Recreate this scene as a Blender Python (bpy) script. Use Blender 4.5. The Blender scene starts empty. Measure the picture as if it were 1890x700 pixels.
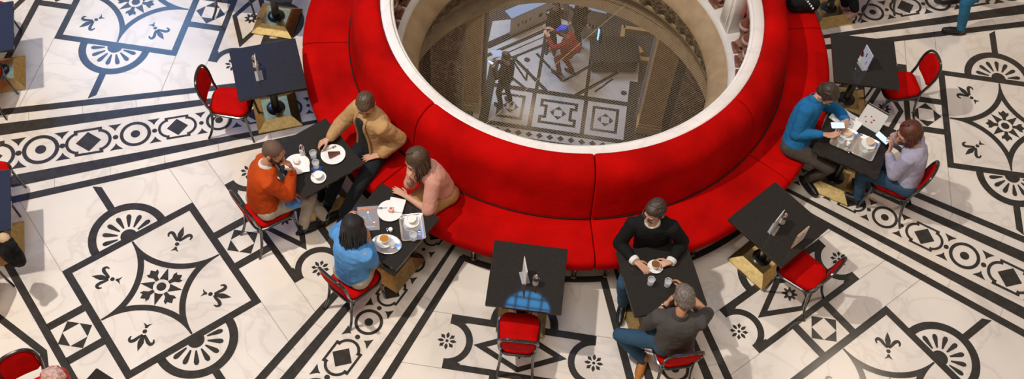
import bpy, math, random
from mathutils import Vector, Matrix
SC = bpy.context.scene
COL = SC.collection
PI = math.pi
U_ = 0.78          # floor-pattern unit in metres
R = math.radians
V = Vector
rnd = random.Random(11)

# ------------------------------------------------------------------ materials
def mat(name, col, rough=0.5, metal=0.0, noise=0.0, nscale=8.0, bump=0.0, bscale=60.0, emit=None, estr=1.0,
        trans=0.0, sheen=0.0, col2=None, alpha=1.0, ior=1.45, spec=0.5, coat=0.0, stretch=None, bdist=0.01):
    m = bpy.data.materials.new(name); m.use_nodes = True
    nt = m.node_tree; b = nt.nodes['Principled BSDF']
    b.inputs['Base Color'].default_value = (*col, 1)
    b.inputs['Roughness'].default_value = rough; b.inputs['Metallic'].default_value = metal
    b.inputs['IOR'].default_value = ior; b.inputs['Specular IOR Level'].default_value = spec
    if trans: b.inputs['Transmission Weight'].default_value = trans
    if coat: b.inputs['Coat Weight'].default_value = coat
    if alpha < 1: b.inputs['Alpha'].default_value = alpha
    if sheen:
        b.inputs['Sheen Weight'].default_value = sheen; b.inputs['Sheen Roughness'].default_value = 0.4
        b.inputs['Sheen Tint'].default_value = (*[min(1, c * 1.5 + .02) for c in col], 1)
    if emit:
        b.inputs['Emission Color'].default_value = (*emit, 1); b.inputs['Emission Strength'].default_value = estr
    tc = nt.nodes.new('ShaderNodeTexCoord'); src = tc.outputs['Object']
    if stretch:
        mp = nt.nodes.new('ShaderNodeMapping'); mp.inputs['Scale'].default_value = stretch
        nt.links.new(src, mp.inputs['Vector']); src = mp.outputs['Vector']
    if noise:
        n = nt.nodes.new('ShaderNodeTexNoise'); n.inputs['Scale'].default_value = nscale; n.inputs['Detail'].default_value = 5
        nt.links.new(src, n.inputs['Vector'])
        mx = nt.nodes.new('ShaderNodeMix'); mx.data_type = 'RGBA'
        mr = nt.nodes.new('ShaderNodeMapRange'); mr.inputs['From Min'].default_value = .3; mr.inputs['From Max'].default_value = .7
        nt.links.new(n.outputs['Fac'], mr.inputs['Value']); nt.links.new(mr.outputs['Result'], mx.inputs['Factor'])
        c2 = col2 if col2 else tuple(max(0, c * (1 - noise)) for c in col)
        mx.inputs['A'].default_value = (*col, 1); mx.inputs['B'].default_value = (*c2, 1)
        nt.links.new(mx.outputs['Result'], b.inputs['Base Color'])
    if bump:
        n2 = nt.nodes.new('ShaderNodeTexNoise'); n2.inputs['Scale'].default_value = bscale; n2.inputs['Detail'].default_value = 3
        nt.links.new(src, n2.inputs['Vector'])
        bp = nt.nodes.new('ShaderNodeBump'); bp.inputs['Strength'].default_value = bump; bp.inputs['Distance'].default_value = bdist
        nt.links.new(n2.outputs['Fac'], bp.inputs['Height']); nt.links.new(bp.outputs['Normal'], b.inputs['Normal'])
    return m

def marble(name, base, vein, scale=1.6, rough=0.28):
    m = mat(name, base, rough)
    nt = m.node_tree; b = nt.nodes['Principled BSDF']
    tc = nt.nodes.new('ShaderNodeTexCoord')
    n = nt.nodes.new('ShaderNodeTexNoise'); n.inputs['Scale'].default_value = scale; n.inputs['Detail'].default_value = 9
    n.inputs['Distortion'].default_value = 1.6
    nt.links.new(tc.outputs['Object'], n.inputs['Vector'])
    cr = nt.nodes.new('ShaderNodeValToRGB'); e = cr.color_ramp.elements
    e[0].position = .40; e[0].color = (*base, 1); e[1].position = .62; e[1].color = (*base, 1)
    k = e.new(.505); k.color = (*vein, 1)
    k = e.new(.48); k.color = (*[a * .6 + c * .4 for a, c in zip(base, vein)], 1)
    k = e.new(.465); k.color = (*base, 1); k = e.new(.53); k.color = (*[a * .85 + c * .15 for a, c in zip(base, vein)], 1)
    nt.links.new(n.outputs['Fac'], cr.inputs['Fac'])
    n3 = nt.nodes.new('ShaderNodeTexNoise'); n3.inputs['Scale'].default_value = .9; n3.inputs['Detail'].default_value = 4
    nt.links.new(tc.outputs['Object'], n3.inputs['Vector'])
    mx = nt.nodes.new('ShaderNodeMix'); mx.data_type = 'RGBA'; mx.blend_type = 'MULTIPLY'
    cr2 = nt.nodes.new('ShaderNodeValToRGB'); cr2.color_ramp.elements[0].position = .35; cr2.color_ramp.elements[0].color = (.86, .85, .85, 1)
    cr2.color_ramp.elements[1].position = .6; cr2.color_ramp.elements[1].color = (1, 1, 1, 1)
    nt.links.new(n3.outputs['Fac'], cr2.inputs['Fac'])
    mx.inputs['Factor'].default_value = 1
    nt.links.new(cr.outputs['Color'], mx.inputs['A']); nt.links.new(cr2.outputs['Color'], mx.inputs['B'])
    nt.links.new(mx.outputs['Result'], b.inputs['Base Color'])
    return m

M = {}
M['marble'] = marble('white floor marble', (.80, .735, .665), (.70, .635, .575), 1.1)
M['black_marble'] = mat('black floor marble', (.034, .030, .026), .17, noise=1, nscale=14, col2=(.052, .046, .041), spec=.22)
M['joint'] = mat('marble joint', (.36, .31, .27), .6)
M['marble_l'] = marble('lower hall white marble', (.60, .58, .57), (.52, .50, .49))
M['rail'] = marble('white rail marble', (.86, .83, .79), (.79, .76, .72), 1.6, .3)
M['velvet'] = mat('red velvet', (.56, .0030, .0022), .85, noise=.45, nscale=2.0, bump=.30, bscale=8, bdist=.025, spec=.06)
M['piping'] = mat('dark red piping', (.018, .001, .001), .7)
M['plinth'] = mat('dark plinth', (.012, .011, .012), .35)
M['chair_red'] = mat('red seat velvet', (.55, .003, .0025), .8, noise=.3, nscale=8, spec=.08)
M['steel'] = mat('black lacquered frame', (.018, .016, .015), .22, metal=.0, coat=.6, spec=.7)
M['tabletop'] = mat('black granite tabletop', (.023, .020, .0175), .03, noise=1, nscale=70, col2=(.030, .026, .023), spec=.45)
M['pole'] = mat('black pole', (.012, .011, .010), .28, coat=.3)
M['brass'] = mat('hammered brass', (.68, .50, .22), .34, metal=1, noise=.3, nscale=30, bump=.22, bscale=230, bdist=.004)
M['stone'] = mat('beige stone', (.42, .30, .175), .6, noise=1, nscale=7, col2=(.31, .21, .115), bump=.3, bscale=30)
M['carved'] = mat('carved stone', (.36, .26, .15), .7, noise=1, nscale=16, col2=(.10, .065, .035), bump=1, bscale=28, bdist=.05)
M['redmarble'] = marble('red brown marble', (.20, .075, .05), (.42, .26, .20), 3, .25)
M['brownmarble'] = marble('dark red marble', (.15, .055, .035), (.36, .18, .12), 2.2, .3)
M['pink'] = mat('red marble with painted pink gloss', (.62, .42, .38), .25, noise=.3, nscale=12)  # pale pink paints the lit gloss on the red baluster bellies
M['tan'] = mat('tan pilaster stone', (.50, .26, .09), .5, noise=.3, nscale=4)
M['gold'] = mat('gilded trim', (.60, .40, .16), .4, metal=.4)
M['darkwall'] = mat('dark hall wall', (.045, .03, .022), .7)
M['wall'] = mat('ochre hall wall', (.52, .42, .30), .8, noise=.2, nscale=1)
M['wire'] = mat('net cord', (.70, .54, .34), .6)
M['porcelain'] = mat('white porcelain', (.86, .85, .83), .18, coat=.3)
M['paper'] = mat('white paper', (.84, .82, .80), .7)
M['paper_grey'] = mat('grey card', (.62, .60, .58), .6)
M['paper_blue'] = mat('pale blue card', (.52, .60, .80), .5)
M['ink'] = mat('black print', (.03, .03, .035), .6)
M['redink'] = mat('red print', (.6, .05, .04), .6)
M['orangeink'] = mat('orange print', (.85, .22, .05), .5)
M['wood'] = mat('light wood', (.55, .35, .17), .5, noise=.3, nscale=20)
M['glass'] = mat('clear glass', (.86, .88, .90), .04, alpha=.34, spec=1.0)
M['glassrim'] = mat('glass edge with painted glint', (.92, .93, .95), .05, alpha=.8, spec=1.0)  # whiter, denser colour paints the bright glints along glass edges
M['acrylic'] = mat('clear acrylic', (.9, .93, .95), .06, alpha=.20, spec=.8)
M['chrome'] = mat('polished chrome', (.72, .72, .74), .12, metal=1)
M['silver'] = mat('silver tray', (.88, .85, .82), .30, metal=1, bump=.05, bscale=60)
M['sugar'] = mat('white sugar', (.82, .80, .77), .8)
M['coffee'] = mat('coffee', (.22, .09, .03), .2)
M['milkfoam'] = mat('milky coffee foam', (.72, .52, .36), .4)
M['tea'] = mat('amber coffee', (.50, .20, .03), .15)
M['choc'] = mat('chocolate cake', (.20, .065, .03), .45, noise=.3, nscale=50)
M['pinkcake'] = mat('pink cake', (.80, .50, .45), .5)
M['cream'] = mat('cream', (.86, .80, .72), .5, bump=.3, bscale=80)
M['orange'] = mat('orange berry', (.85, .15, .02), .4)
M['screen'] = mat('lit phone screen', (.6, .75, .95), .2, emit=(.62, .82, 1), estr=.45)
M['phone'] = mat('dark phone case', (.02, .02, .025), .25)
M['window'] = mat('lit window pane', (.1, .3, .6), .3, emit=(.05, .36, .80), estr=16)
M['winframe'] = mat('window bars', (.05, .06, .08), .6)
M['bluescreen'] = mat('blue screen', (.2, .5, .9), .2, emit=(.25, .55, 1), estr=1.5)

# ------------------------------------------------------------------ mesh builder
def frames(pts):
    n = len(pts); T = []
    for i in range(n):
        a = pts[max(i - 1, 0)]; b = pts[min(i + 1, n - 1)]
        t = (b - a); T.append(t.normalized() if t.length > 1e-9 else V((0, 0, 1)))
    up = V((0, 0, 1)) if abs(T[0].z) < .9 else V((1, 0, 0))
    x = T[0].cross(up).normalized(); out = []
    for i in range(n):
        x = (x - T[i] * x.dot(T[i]))
        x = x.normalized() if x.length > 1e-6 else T[i].orthogonal().normalized()
        out.append((x, T[i].cross(x).normalized(), T[i]))
    return out

def catmull(pts, k=4):
    pts = [V(p) for p in pts]; out = []
    for i in range(len(pts) - 1):
        p0, p1, p2, p3 = pts[max(i - 1, 0)], pts[i], pts[i + 1], pts[min(i + 2, len(pts) - 1)]
        for j in range(k):
            t = j / k
            out.append(.5 * ((2 * p1) + (p2 - p0) * t + (2 * p0 - 5 * p1 + 4 * p2 - p3) * t * t + (3 * p1 - p0 - 3 * p2 + p3) * t ** 3))
    out.append(pts[-1]); return out

class MB:
    def __init__(s): s.v = []; s.f = []; s.m = []
    def add(s, vs, fs, mi=0, X=None):
        o = len(s.v)
        s.v += [(X @ V(p)) if X else V(p) for p in vs]
        s.f += [tuple(o + i for i in f) for f in fs]; s.m += [mi] * len(fs)
        return s
    def rings(s, rings, mi=0, caps=True, X=None, closed=False):
        n = len(rings[0]); vs = [p for r in rings for p in r]; fs = []
        k = len(rings)
        for i in range(k if closed else k - 1):
            a = i * n; b = ((i + 1) % k) * n
            for j in range(n): fs.append((a + j, a + (j + 1) % n, b + (j + 1) % n, b + j))
        if caps and not closed: fs += [tuple(range(n))[::-1], tuple((k - 1) * n + j for j in range(n))]
        return s.add(vs, fs, mi, X)
    def tube(s, pts, r, n=8, mi=0, closed=False, X=None, dome=False):
        pts = [V(p) for p in pts]
        rs = list(r) if hasattr(r, '__len__') else [r] * len(pts)
        if len(rs) != len(pts): rs = [rs[0] + (rs[-1] - rs[0]) * i / (len(pts) - 1) for i in range(len(pts))]
        if dome:
            a = (pts[0] - pts[1]).normalized(); b = (pts[-1] - pts[-2]).normalized()
            ra, rb = rs[0], rs[-1]; P = []; Q = []
            for t in (80, 55, 28): P.append(pts[0] + a * ra * math.sin(R(t))); Q.append(ra * math.cos(R(t)))
            P += pts; Q += rs
            for t in (28, 55, 80): P.append(pts[-1] + b * rb * math.sin(R(t))); Q.append(rb * math.cos(R(t)))
            pts, rs = P, Q
        fr = frames(pts)
        rg = [[p + (x * math.cos(2 * PI * j / n) + y * math.sin(2 * PI * j / n)) * rr for j in range(n)] for p, rr, (x, y, t) in zip(pts, rs, fr)]
        return s.rings(rg, mi, not closed, X, closed)
    def ell(s, c, r, n=14, mi=0, X=None):
        c = V(c); m = max(6, n // 2 + 1); rg = []
        for i in range(m):
            t = -PI / 2 + PI * (i + .001) / (m - 1 + .002)
            rg.append([c + V((r[0] * math.cos(t) * math.cos(2 * PI * j / n), r[1] * math.cos(t) * math.sin(2 * PI * j / n), r[2] * math.sin(t))) for j in range(n)])
        return s.rings(rg, mi, True, X)
    def lathe(s, prof, n=24, c=(0, 0, 0), mi=0, X=None, a0=0, a1=2 * PI, sx=1, sy=1):
        c = V(c)
        rg = [[c + V((r * math.cos(2 * PI * j / n) * sx, r * math.sin(2 * PI * j / n) * sy, z)) for j in range(n)] for r, z in prof]
        return s.rings(rg, mi, True, X)
    def box(s, c, d, mi=0, X=None, bev=0.0):
        x, y, z = d[0] / 2, d[1] / 2, d[2] / 2; b = min(bev, x * .9, y * .9, z * .9)
        if b <= 0:
            return s.rings([[V(c) + V(q) for q in ((-x, -y, k), (x, -y, k), (x, y, k), (-x, y, k))] for k in (-z, z)], mi, True, X)
        def rect(i, k): return [V(c) + V(q) for q in ((-x + i + b, -y + i, k), (x - i - b, -y + i, k), (x - i, -y + i + b, k), (x - i, y - i - b, k), (x - i - b, y - i, k), (-x + i + b, y - i, k), (-x + i, y - i - b, k), (-x + i, -y + i + b, k))]
        return s.rings([rect(b * .7, -z), rect(0, -z + b), rect(0, z - b), rect(b * .7, z)], mi, True, X)
    def prism(s, poly, z0, z1, mi=0, X=None):
        return s.rings([[V((p[0], p[1], z0)) for p in poly], [V((p[0], p[1], z1)) for p in poly]], mi, True, X)
    def build(s, name, mats, parent=None, smooth=True, off=None, angle=40):
        me = bpy.data.meshes.new(name)
        vs = [tuple(p - V(off)) for p in s.v] if off is not None else [tuple(p) for p in s.v]
        me.from_pydata(vs, [], s.f)
        for m in (mats if isinstance(mats, (list, tuple)) else [mats]): me.materials.append(m)
        if any(s.m): me.polygons.foreach_set('material_index', s.m)
        if smooth:
            me.polygons.foreach_set('use_smooth', [True] * len(me.polygons))
            if angle < 180: me.set_sharp_from_angle(angle=R(angle))
        me.update()
        o = bpy.data.objects.new(name, me); COL.objects.link(o)
        if parent: o.parent = parent
        return o

def tag(o, label, cat, group=None):
    o['label'] = label; o['category'] = cat
    if group: o['group'] = group
    return o
def thing(name, label, cat, loc=(0, 0, 0), rz=0, group=None):
    o = bpy.data.objects.new(name, None); COL.objects.link(o); o.empty_display_size = .1
    o.location = loc; o.rotation_euler = (0, 0, rz)
    return tag(o, label, cat, group)
def struct(o): o['kind'] = 'structure'; return o
def dup(root, loc, rz, label, group=None):
    r = root.copy(); COL.objects.link(r); r.location = loc; r.rotation_euler = (0, 0, rz); r['label'] = label
    if group: r['group'] = group
    for ch in list(root.children):
        c = ch.copy(); COL.objects.link(c); c.parent = r
        for g in list(ch.children):
            d = g.copy(); COL.objects.link(d); d.parent = c
    return r
def TR(loc, rz=0, sc=1): return Matrix.Translation(V(loc)) @ Matrix.Rotation(rz, 4, 'Z') @ Matrix.Scale(sc, 4)

# ------------------------------------------------------------------ floor with inlay (one mesh)
fl = MB(); _zc = 0
def flat(pts, mi, z):
    a = sum(pts[i][0] * pts[(i + 1) % len(pts)][1] - pts[(i + 1) % len(pts)][0] * pts[i][1] for i in range(len(pts)))
    if a < 0: pts = pts[::-1]
    fl.add([(p[0], p[1], z) for p in pts], [tuple(range(len(pts)))], mi)
def strip(A, B, closed=False, mi=1, z=.0014):
    n = len(A)
    for i in range(n if closed else n - 1):
        j = (i + 1) % n; flat([A[i], A[j], B[j], B[i]], mi, z)
NR = 96
for i in range(NR):
    a, b = 2 * PI * i / NR, 2 * PI * (i + 1) / NR
    rs = [2.10, 2.6, 3.4, 4.4, 5.6, 7.2, 9.5, 12.5]
    for r0, r1 in zip(rs, rs[1:]):
        flat([(r0 * math.cos(a), r0 * math.sin(a)), (r1 * math.cos(a), r1 * math.sin(a)), (r1 * math.cos(b), r1 * math.sin(b)), (r0 * math.cos(b), r0 * math.sin(b))], 0, 0)
def fr(az):
    ca, sa = math.cos(az) * U_, math.sin(az) * U_
    return lambda r, t: (r * ca - t * sa, r * sa + t * ca)
def arc(cr, ct, rad, d0, d1, n=14): return [(cr + rad * math.cos(R(d0 + (d1 - d0) * i / n)), ct + rad * math.sin(R(d0 + (d1 - d0) * i / n))) for i in range(n + 1)]
def circ(cr, ct, rad, n=28, sx=1): return [(cr + rad * sx * math.cos(2 * PI * i / n), ct + rad * math.sin(2 * PI * i / n)) for i in range(n)]

def fleur(P, cr, ct, deg):
    ca, sa = math.cos(R(deg)), math.sin(R(deg))
    L = lambda a, b: P(cr + a * ca - b * sa, ct + a * sa + b * ca)
    poly = lambda q: flat([L(*k) for k in q], 1, .0014)
    poly([L2 for L2 in [(.05, .012), (.10, .028), (.15, .038), (.20, .026), (.268, 0), (.20, -.026), (.15, -.038), (.10, -.028), (.05, -.012)]])
    for sgn in (1, -1):
        c = catmull([(.045, .012, 0), (.085, .045, 0), (.135, .085, 0), (.155, .125, 0), (.125, .150, 0), (.088, .138, 0)], 3)
        w = [.009 + .014 * math.sin(PI * min(1, (i + 1) / len(c) * 1.05)) for i in range(len(c))]; w[-1] = .012
        A, B = [], []
        for i, q in enumerate(c):
            t = (c[min(i + 1, len(c) - 1)] - c[max(i - 1, 0)]).normalized()
            A.append(L(q.x - t.y * w[i], (q.y + t.x * w[i]) * sgn)); B.append(L(q.x + t.y * w[i], (q.y - t.x * w[i]) * sgn))
        strip(A, B)
        poly([(-.040, 0), (-.045, .014 * sgn), (-.075, .024 * sgn), (-.112, .056 * sgn), (-.098, .020 * sgn), (-.088, 0)])
    flat([L(*k) for k in circ(0, 0, .028, 14)], 1, .0014)
def rosette(P, cr, ct):
    flat([P(cr + a, ct + b) for a, b in circ(0, 0, .020, 12)], 1, .0014)
    for k in range(8):
        a = R(45 * k); ca, sa = math.cos(a), math.sin(a)
        q = [(.034, 0), (.055, .017), (.08, .022), (.105, .010), (.118, 0), (.105, -.010), (.08, -.022), (.055, -.017)] if k % 2 == 0 else [(.032, 0), (.06, .012), (.085, .026), (.10, .012), (.118, 0), (.10, -.012), (.085, -.026), (.06, -.012)]
        flat([P(cr + x * ca - y * sa, ct + x * sa + y * ca) for x, y in q], 1, .0014)
def sector(k):
    P = fr(R(22.5 + 45 * k)); Z = .0014
    q = lambda *pts: flat([P(*p) for p in pts], 1, Z + .0005)
    st = lambda A, B, closed=False: strip([P(*p) for p in A], [P(*p) for p in B], closed)
    Z2 = 0
    def joint(r, t0, t1, w=.004): flat([P(r - w, t0), P(r + w, t0), P(r + w, t1), P(r - w, t1)], 2, .0008)
    # inner ring between the thin lines
    st([(3.55 * math.cos(R(a)), 3.55 * math.sin(R(a))) for a in range(-15, 16, 2)], [(3.637 * math.cos(R(a)), 3.637 * math.sin(R(a))) for a in range(-15, 16, 2)])
    # table medallion cartouche
    q((4.297, -.70), (4.297, .70), (4.392, .70), (4.392, -.70)); q((4.955, -.70), (4.955, .70), (5.037, .70), (5.037, -.70))
    for s in (1, -1):
        st([(r, t * s) for r, t in [(4.667 + .235 * math.cos(R(d)), .905 - .235 * math.sin(R(d))) for d in range(0, 181, 9)]],
           [(r, t * s) for r, t in [(4.667 + .318 * math.cos(R(d)), .905 - .318 * math.sin(R(d))) for d in range(0, 181, 9)]])
        q((4.297, .905 * s), (4.297, .70 * s), (4.40, .70 * s), (4.432, .905 * s)); q((4.90, .905 * s), (4.94, .70 * s), (5.037, .70 * s), (5.037, .905 * s))
        rosette(P, 4.667, .905 * s)
        joint(4.297, .905 * s, (.905 + .26) * s); joint(5.037, .905 * s, (.905 + .55) * s); joint(5.505, .9 * s, 1.70 * s); joint(7.30, .9 * s, 2.2 * s)
        # bars to the square panel
        q((5.037, .222 * s), (5.037, .325 * s), (5.51, .325 * s), (5.51, .222 * s))
        q((7.29, .222 * s), (7.29, .325 * s), (7.75, .325 * s), (7.75, .222 * s))
    st([(4.39, 0), (4.668, .578), (4.944, 0), (4.668, -.578)], [(4.475, 0), (4.668, .41), (4.870, 0), (4.668, -.41)], True)
    st(arc(4.30, 0, .425, 90, 270, 20), arc(4.30, 0, .325, 90, 270, 20))
    # black daisy
    st([(4.66 + .028 * math.cos(R(a)), .028 * math.sin(R(a))) for a in range(0, 360, 10)],
       [(4.66 + (.082 + .024 * math.cos(R(8 * a))) * math.cos(R(a)), (.082 + .024 * math.cos(R(8 * a))) * math.sin(R(a))) for a in range(0, 360, 10)], True)
    for rc in (5.268, 7.532):
        d = .219; h = d / 2
        for a, b in ((1, 0), (0, 1), (-1, 0), (0, -1)):
            q((rc + a * d, b * d), (rc + a * h - b * h, b * h + a * h), (rc + a * h + b * h, b * h - a * h))
    # square panel
    c = 6.4; o, i_ = .898, .803
    st([(c - o, -o), (c + o, -o), (c + o, o), (c - o, o)], [(c - i_, -i_), (c + i_, -i_), (c + i_, i_), (c - i_, i_)], True)
    for sr in (1, -1):
        for s in (1, -1):
            A, B = [], []
            a1 = math.asin(.0135 / .79)
            for n in range(25):
                th = R(1.0) + (PI / 2 - R(2.0)) * n / 24
                A.append((c + sr * (.803 - .79 * math.cos(th)), s * (.803 - .79 * math.sin(th))))
                # inner curve radius .868, clipped on the axes
                t0 = math.acos(.803 / .868); t1 = PI / 2 - t0
                t2 = t0 + (t1 - t0) * n / 24
                B.append((c + sr * (.803 - .868 * math.cos(t2)), s * (.803 - .868 * math.sin(t2))))
            A = [(c, s * .803)] + A + [(c + sr * .803, 0)]; B = [B[0]] + B + [B[-1]]
            st(A, B)
            fleur(P, c + sr * .4405, s * .4405, math.degrees(math.atan2(s, sr)))
    # star
    flat([P(c + a, b) for a, b in circ(0, 0, .060, 20)], 1, Z)
    for n in range(4):
        a = R(45 + 90 * n); ca, sa = math.cos(a), math.sin(a)
        L = lambda x, y: (c + x * ca - y * sa, x * sa + y * ca)
        q(L(.092, -.058), L(.27, 0), L(.092, .058), L(.104, 0))
        a = R(90 * n); ca, sa = math.cos(a), math.sin(a)
        L2 = lambda x, y: (c + x * ca - y * sa, x * sa + y * ca)
        q(*[L2(x, y) for x, y in [(.10, -.022), (.16, -.030), (.205, -.072), (.252, -.074), (.236, -.040), (.285, 0), (.236, .040), (.252, .074), (.205, .072), (.16, .030), (.10, .022)]])
    # side shells
    for s in (1, -1):
        t0 = .895
        st([(c + .505 * math.cos(R(d)), s * (t0 + .505 * math.sin(R(d)))) for d in range(0, 181, 6)], [(c + .400 * math.cos(R(d)), s * (t0 + .400 * math.sin(R(d)))) for d in range(0, 181, 6)])
        q(*[(c + .105 * math.cos(R(d)), s * (t0 + .105 * math.sin(R(d)))) for d in range(0, 181, 12)])
        for n in range(7):
            a = R(12 + 26 * n); L = lambda x, y: (c + x * math.cos(a) - y * math.sin(a), s * (t0 + x * math.sin(a) + y * math.cos(a)))
            q(*[L(x, y) for x, y in [(.140, -.010), (.25, -.028), (.295, -.033), (.325, -.022), (.335, 0), (.325, .022), (.295, .033), (.25, .028), (.140, .010)]])
        q((c - .047, s * (t0 + .50)), (c + .047, s * (t0 + .50)), (c + .047, s * 1.86), (c - .047, s * 1.78))
    # outer bar and rhombus
    q((7.745, -1.4), (7.745, 1.4), (7.84, 1.4), (7.84, -1.4))
    st([(7.885, 0), (8.21, .98), (8.54, 0), (8.21, -.98)], [(7.975, 0), (8.21, .72), (8.44, 0), (8.21, -.72)], True)
def band(k):
    P = fr(R(45 * k)); Z = .0014
    q = lambda *pts: flat([P(*p) for p in pts], 1, Z + .0005)
    st = lambda A, B, closed=False: strip([P(*p) for p in A], [P(*p) for p in B], closed, 1, .0024)
    ti = lambda r: .272 + .0185 * (r - 3.55)
    to = lambda r: .325 + .053 * (r - 3.55)
    ui = lambda r: .444 + .0595 * (r - 3.55)
    uo = lambda r: .535 + .064 * (r - 3.55)
    rr = [3.3, 5, 7, 9, 12]
    for s in (1, -1):
        for f, g, r0 in ((ti, to, 3.3), (ui, uo, 3.55)):
            st([(max(r, r0), s * f(max(r, r0))) for r in rr], [(max(r, r0), s * g(max(r, r0))) for r in rr])
        for n in range(12):
            r = 4.1 + n * .71 + .2 * s
            flat([P(r - .003, s * to(r)), P(r + .003, s * to(r)), P(r + .003, s * ui(r)), P(r - .003, s * ui(r))], 2, .0008)
    cs = [2.97, 3.96, 4.955, 6.072, 7.302, 8.65, 10.1]
    def sc(r): return .044 + .0268 * r
    dots = []
    for n, c in enumerate(cs):
        w = sc(c)
        st([(c + a, b) for a, b in circ(0, 0, w)], [(c + a, b) for a, b in circ(0, 0, w * .775)], True)
        q(*[(c + a, b) for a, b in circ(0, 0, w * .30, 20)])
        if n + 1 < len(cs):
            m = (c + cs[n + 1]) / 2 + .0; w2 = sc(m) / .2228; h = .300 * w2
            q((m - .165 * w2, 0), (m, .165 * w2), (m + .165 * w2, 0), (m, -.165 * w2))
            # barbed quatrefoil: bars top and bottom, half rings at the ends
            for s in (1, -1):
                q(*[(m + a * w2, s * b * w2) for a, b in [(-.185, .218), (.185, .218), (.185, .165), (.135, .165), (.135, .180), (-.135, .180), (-.135, .165), (-.185, .165)]])
                A = [(m + s * (.115 + .187 * math.cos(R(d))) * w2, .187 * math.sin(R(d)) * w2) for d in range(-72, 73, 8)]
                B = [(m + s * (.115 + .145 * math.cos(R(d))) * w2, .145 * math.sin(R(d)) * w2) for d in range(-72, 73, 8)]
                st(A, B)
                for s2 in (1, -1):
                    q(*[(m + s * a * w2, s2 * b * w2) for a, b in [(.135, .165), (.185, .165), (.180, .140), (.135, .135)]])
            for d0 in ((c + w + m - h) / 2, (cs[n + 1] - sc(cs[n + 1]) + m + h) / 2): dots.append(d0)
    for d in dots:
        w = sc(d) / .2228
        q(*[(d + a, b) for a, b in circ(0, 0, .039 * w, 12)])
        for s in (1, -1):
            tri = [(-.092, .226), (0, .222), (.092, .226), (.055, .19), (.02, .15), (0, .108), (-.02, .15), (-.055, .19)]
            q(*[(d + a * w, s * b * w) for a, b in tri])
for k in range(8): sector(k); band(k)
struct(fl.build('floor', [M['marble'], M['black_marble'], M['joint']], smooth=False))

# ------------------------------------------------------------------ circular balustrade round the well
bal = thing('balustrade', 'round white marble balustrade on baluster posts circling the open well', 'balustrade')
u = U_
NL = 144
rail = MB(); rail.lathe([(2.425 * u, 1.25 * u), (2.425 * u, 1.30 * u), (2.44 * u, 1.315 * u), (2.455 * u, 1.315 * u), (2.462 * u, 1.34 * u), (2.475 * u, 1.352 * u), (2.585 * u, 1.352 * u), (2.60 * u, 1.34 * u), (2.60 * u, 1.2 * u), (2.50 * u, 1.2 * u), (2.425 * u, 1.25 * u)], NL)
rail.f = [f for f in rail.f if len(f) == 4]; rail.m = [0] * len(rail.f)
rail.build('rail', M['rail'], bal)
pl = MB(); pl.lathe([(2.34 * u, -.02 * u), (2.34 * u, .13 * u), (2.36 * u, .15 * u), (2.36 * u, .20 * u), (2.385 * u, .24 * u), (2.70 * u, .24 * u), (2.72 * u, .2 * u), (2.72 * u, -.02 * u), (2.34 * u, -.02 * u)], NL)
pl.f = [f for f in pl.f if len(f) == 4]; pl.m = [0] * len(pl.f)
pl.build('plinth', M['rail'], bal)
bprof = [(.062, .0), (.062, .03), (.05, .04), (.045, .07), (.062, .10), (.03, .16), (.036, .24), (.072, .34), (.078, .39), (.06, .44), (.03, .50), (.026, .55), (.05, .60), (.05, .66), (.062, .68), (.062, .765)]
b0 = None
for n in range(40):
    a = R(45 * (n // 5) + 10.3 + 6.1 * (n % 5))
    if b0 is None:
        bm_ = MB(); bm_.lathe(bprof, 18, mi=0); bm_.box((0, 0, .02), (.15, .15, .04)); b0 = bm_.build('baluster', [M['redmarble']], bal)
        bb = MB(); bb.ell((0, 0, .385), (.080, .080, .06), 16); bb.build('baluster_gloss', M['pink'], b0)
        o = b0
    else:
        o = b0.copy(); COL.objects.link(o)
        g = b0.children[0].copy(); COL.objects.link(g); g.parent = o
    o.location = (2.54 * u * math.cos(a), 2.54 * u * math.sin(a), .24 * u); o.rotation_euler = (0, 0, a)
for n in range(8):
    a = R(45 * n)
    p_ = MB(); p_.box((2.53 * u, 0, .72 * u), (.17, .24, .98 * u), bev=.012); p_.box((2.50 * u - .07, 0, .72 * u), (.03, .15, .7 * u), bev=.008)
    o = p_.build('pier', M['rail'], bal); o.rotation_euler = (0, 0, a)
# stone oculus below the balustrade
tr = MB(); tr.lathe([(2.36 * u, .16 * u), (2.30 * u, .10 * u), (2.24 * u, .07 * u), (2.17 * u, .0), (2.125 * u, -.05 * u), (2.118 * u, -.12 * u), (2.15 * u, -.16 * u), (2.5 * u, -.16 * u), (2.6 * u, 0)], NL)
tr.f = [f for f in tr.f if len(f) == 4]; tr.m = [0] * len(tr.f)
struct(tr.build('trim_1', M['stone']))
tr = MB(); rg = []
prof = [(2.15, -.16), (2.17, -.20), (2.20, -.27), (2.225, -.34), (2.245, -.41), (2.27, -.48), (2.29, -.56), (2.31, -.62)]
N2 = 540
for j, (r, z) in enumerate(prof):
    rg.append([(((r - (.035 * abs(math.sin(18 * 2 * PI * i / N2 * 1.5)) + .02 * math.sin(54 * 2 * PI * i / N2 + j * 1.7) + .015 * rnd.random()) * (1 if 0 < j < 7 else 0)) * u) * math.cos(2 * PI * i / N2),
                ((r - (.035 * abs(math.sin(18 * 2 * PI * i / N2 * 1.5)) + .02 * math.sin(54 * 2 * PI * i / N2 + j * 1.7) + .015 * rnd.random()) * (1 if 0 < j < 7 else 0)) * u) * math.sin(2 * PI * i / N2), z * u) for i in range(N2)])
tr.rings(rg, 0, False)
struct(tr.build('trim_2', M['carved']))
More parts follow.
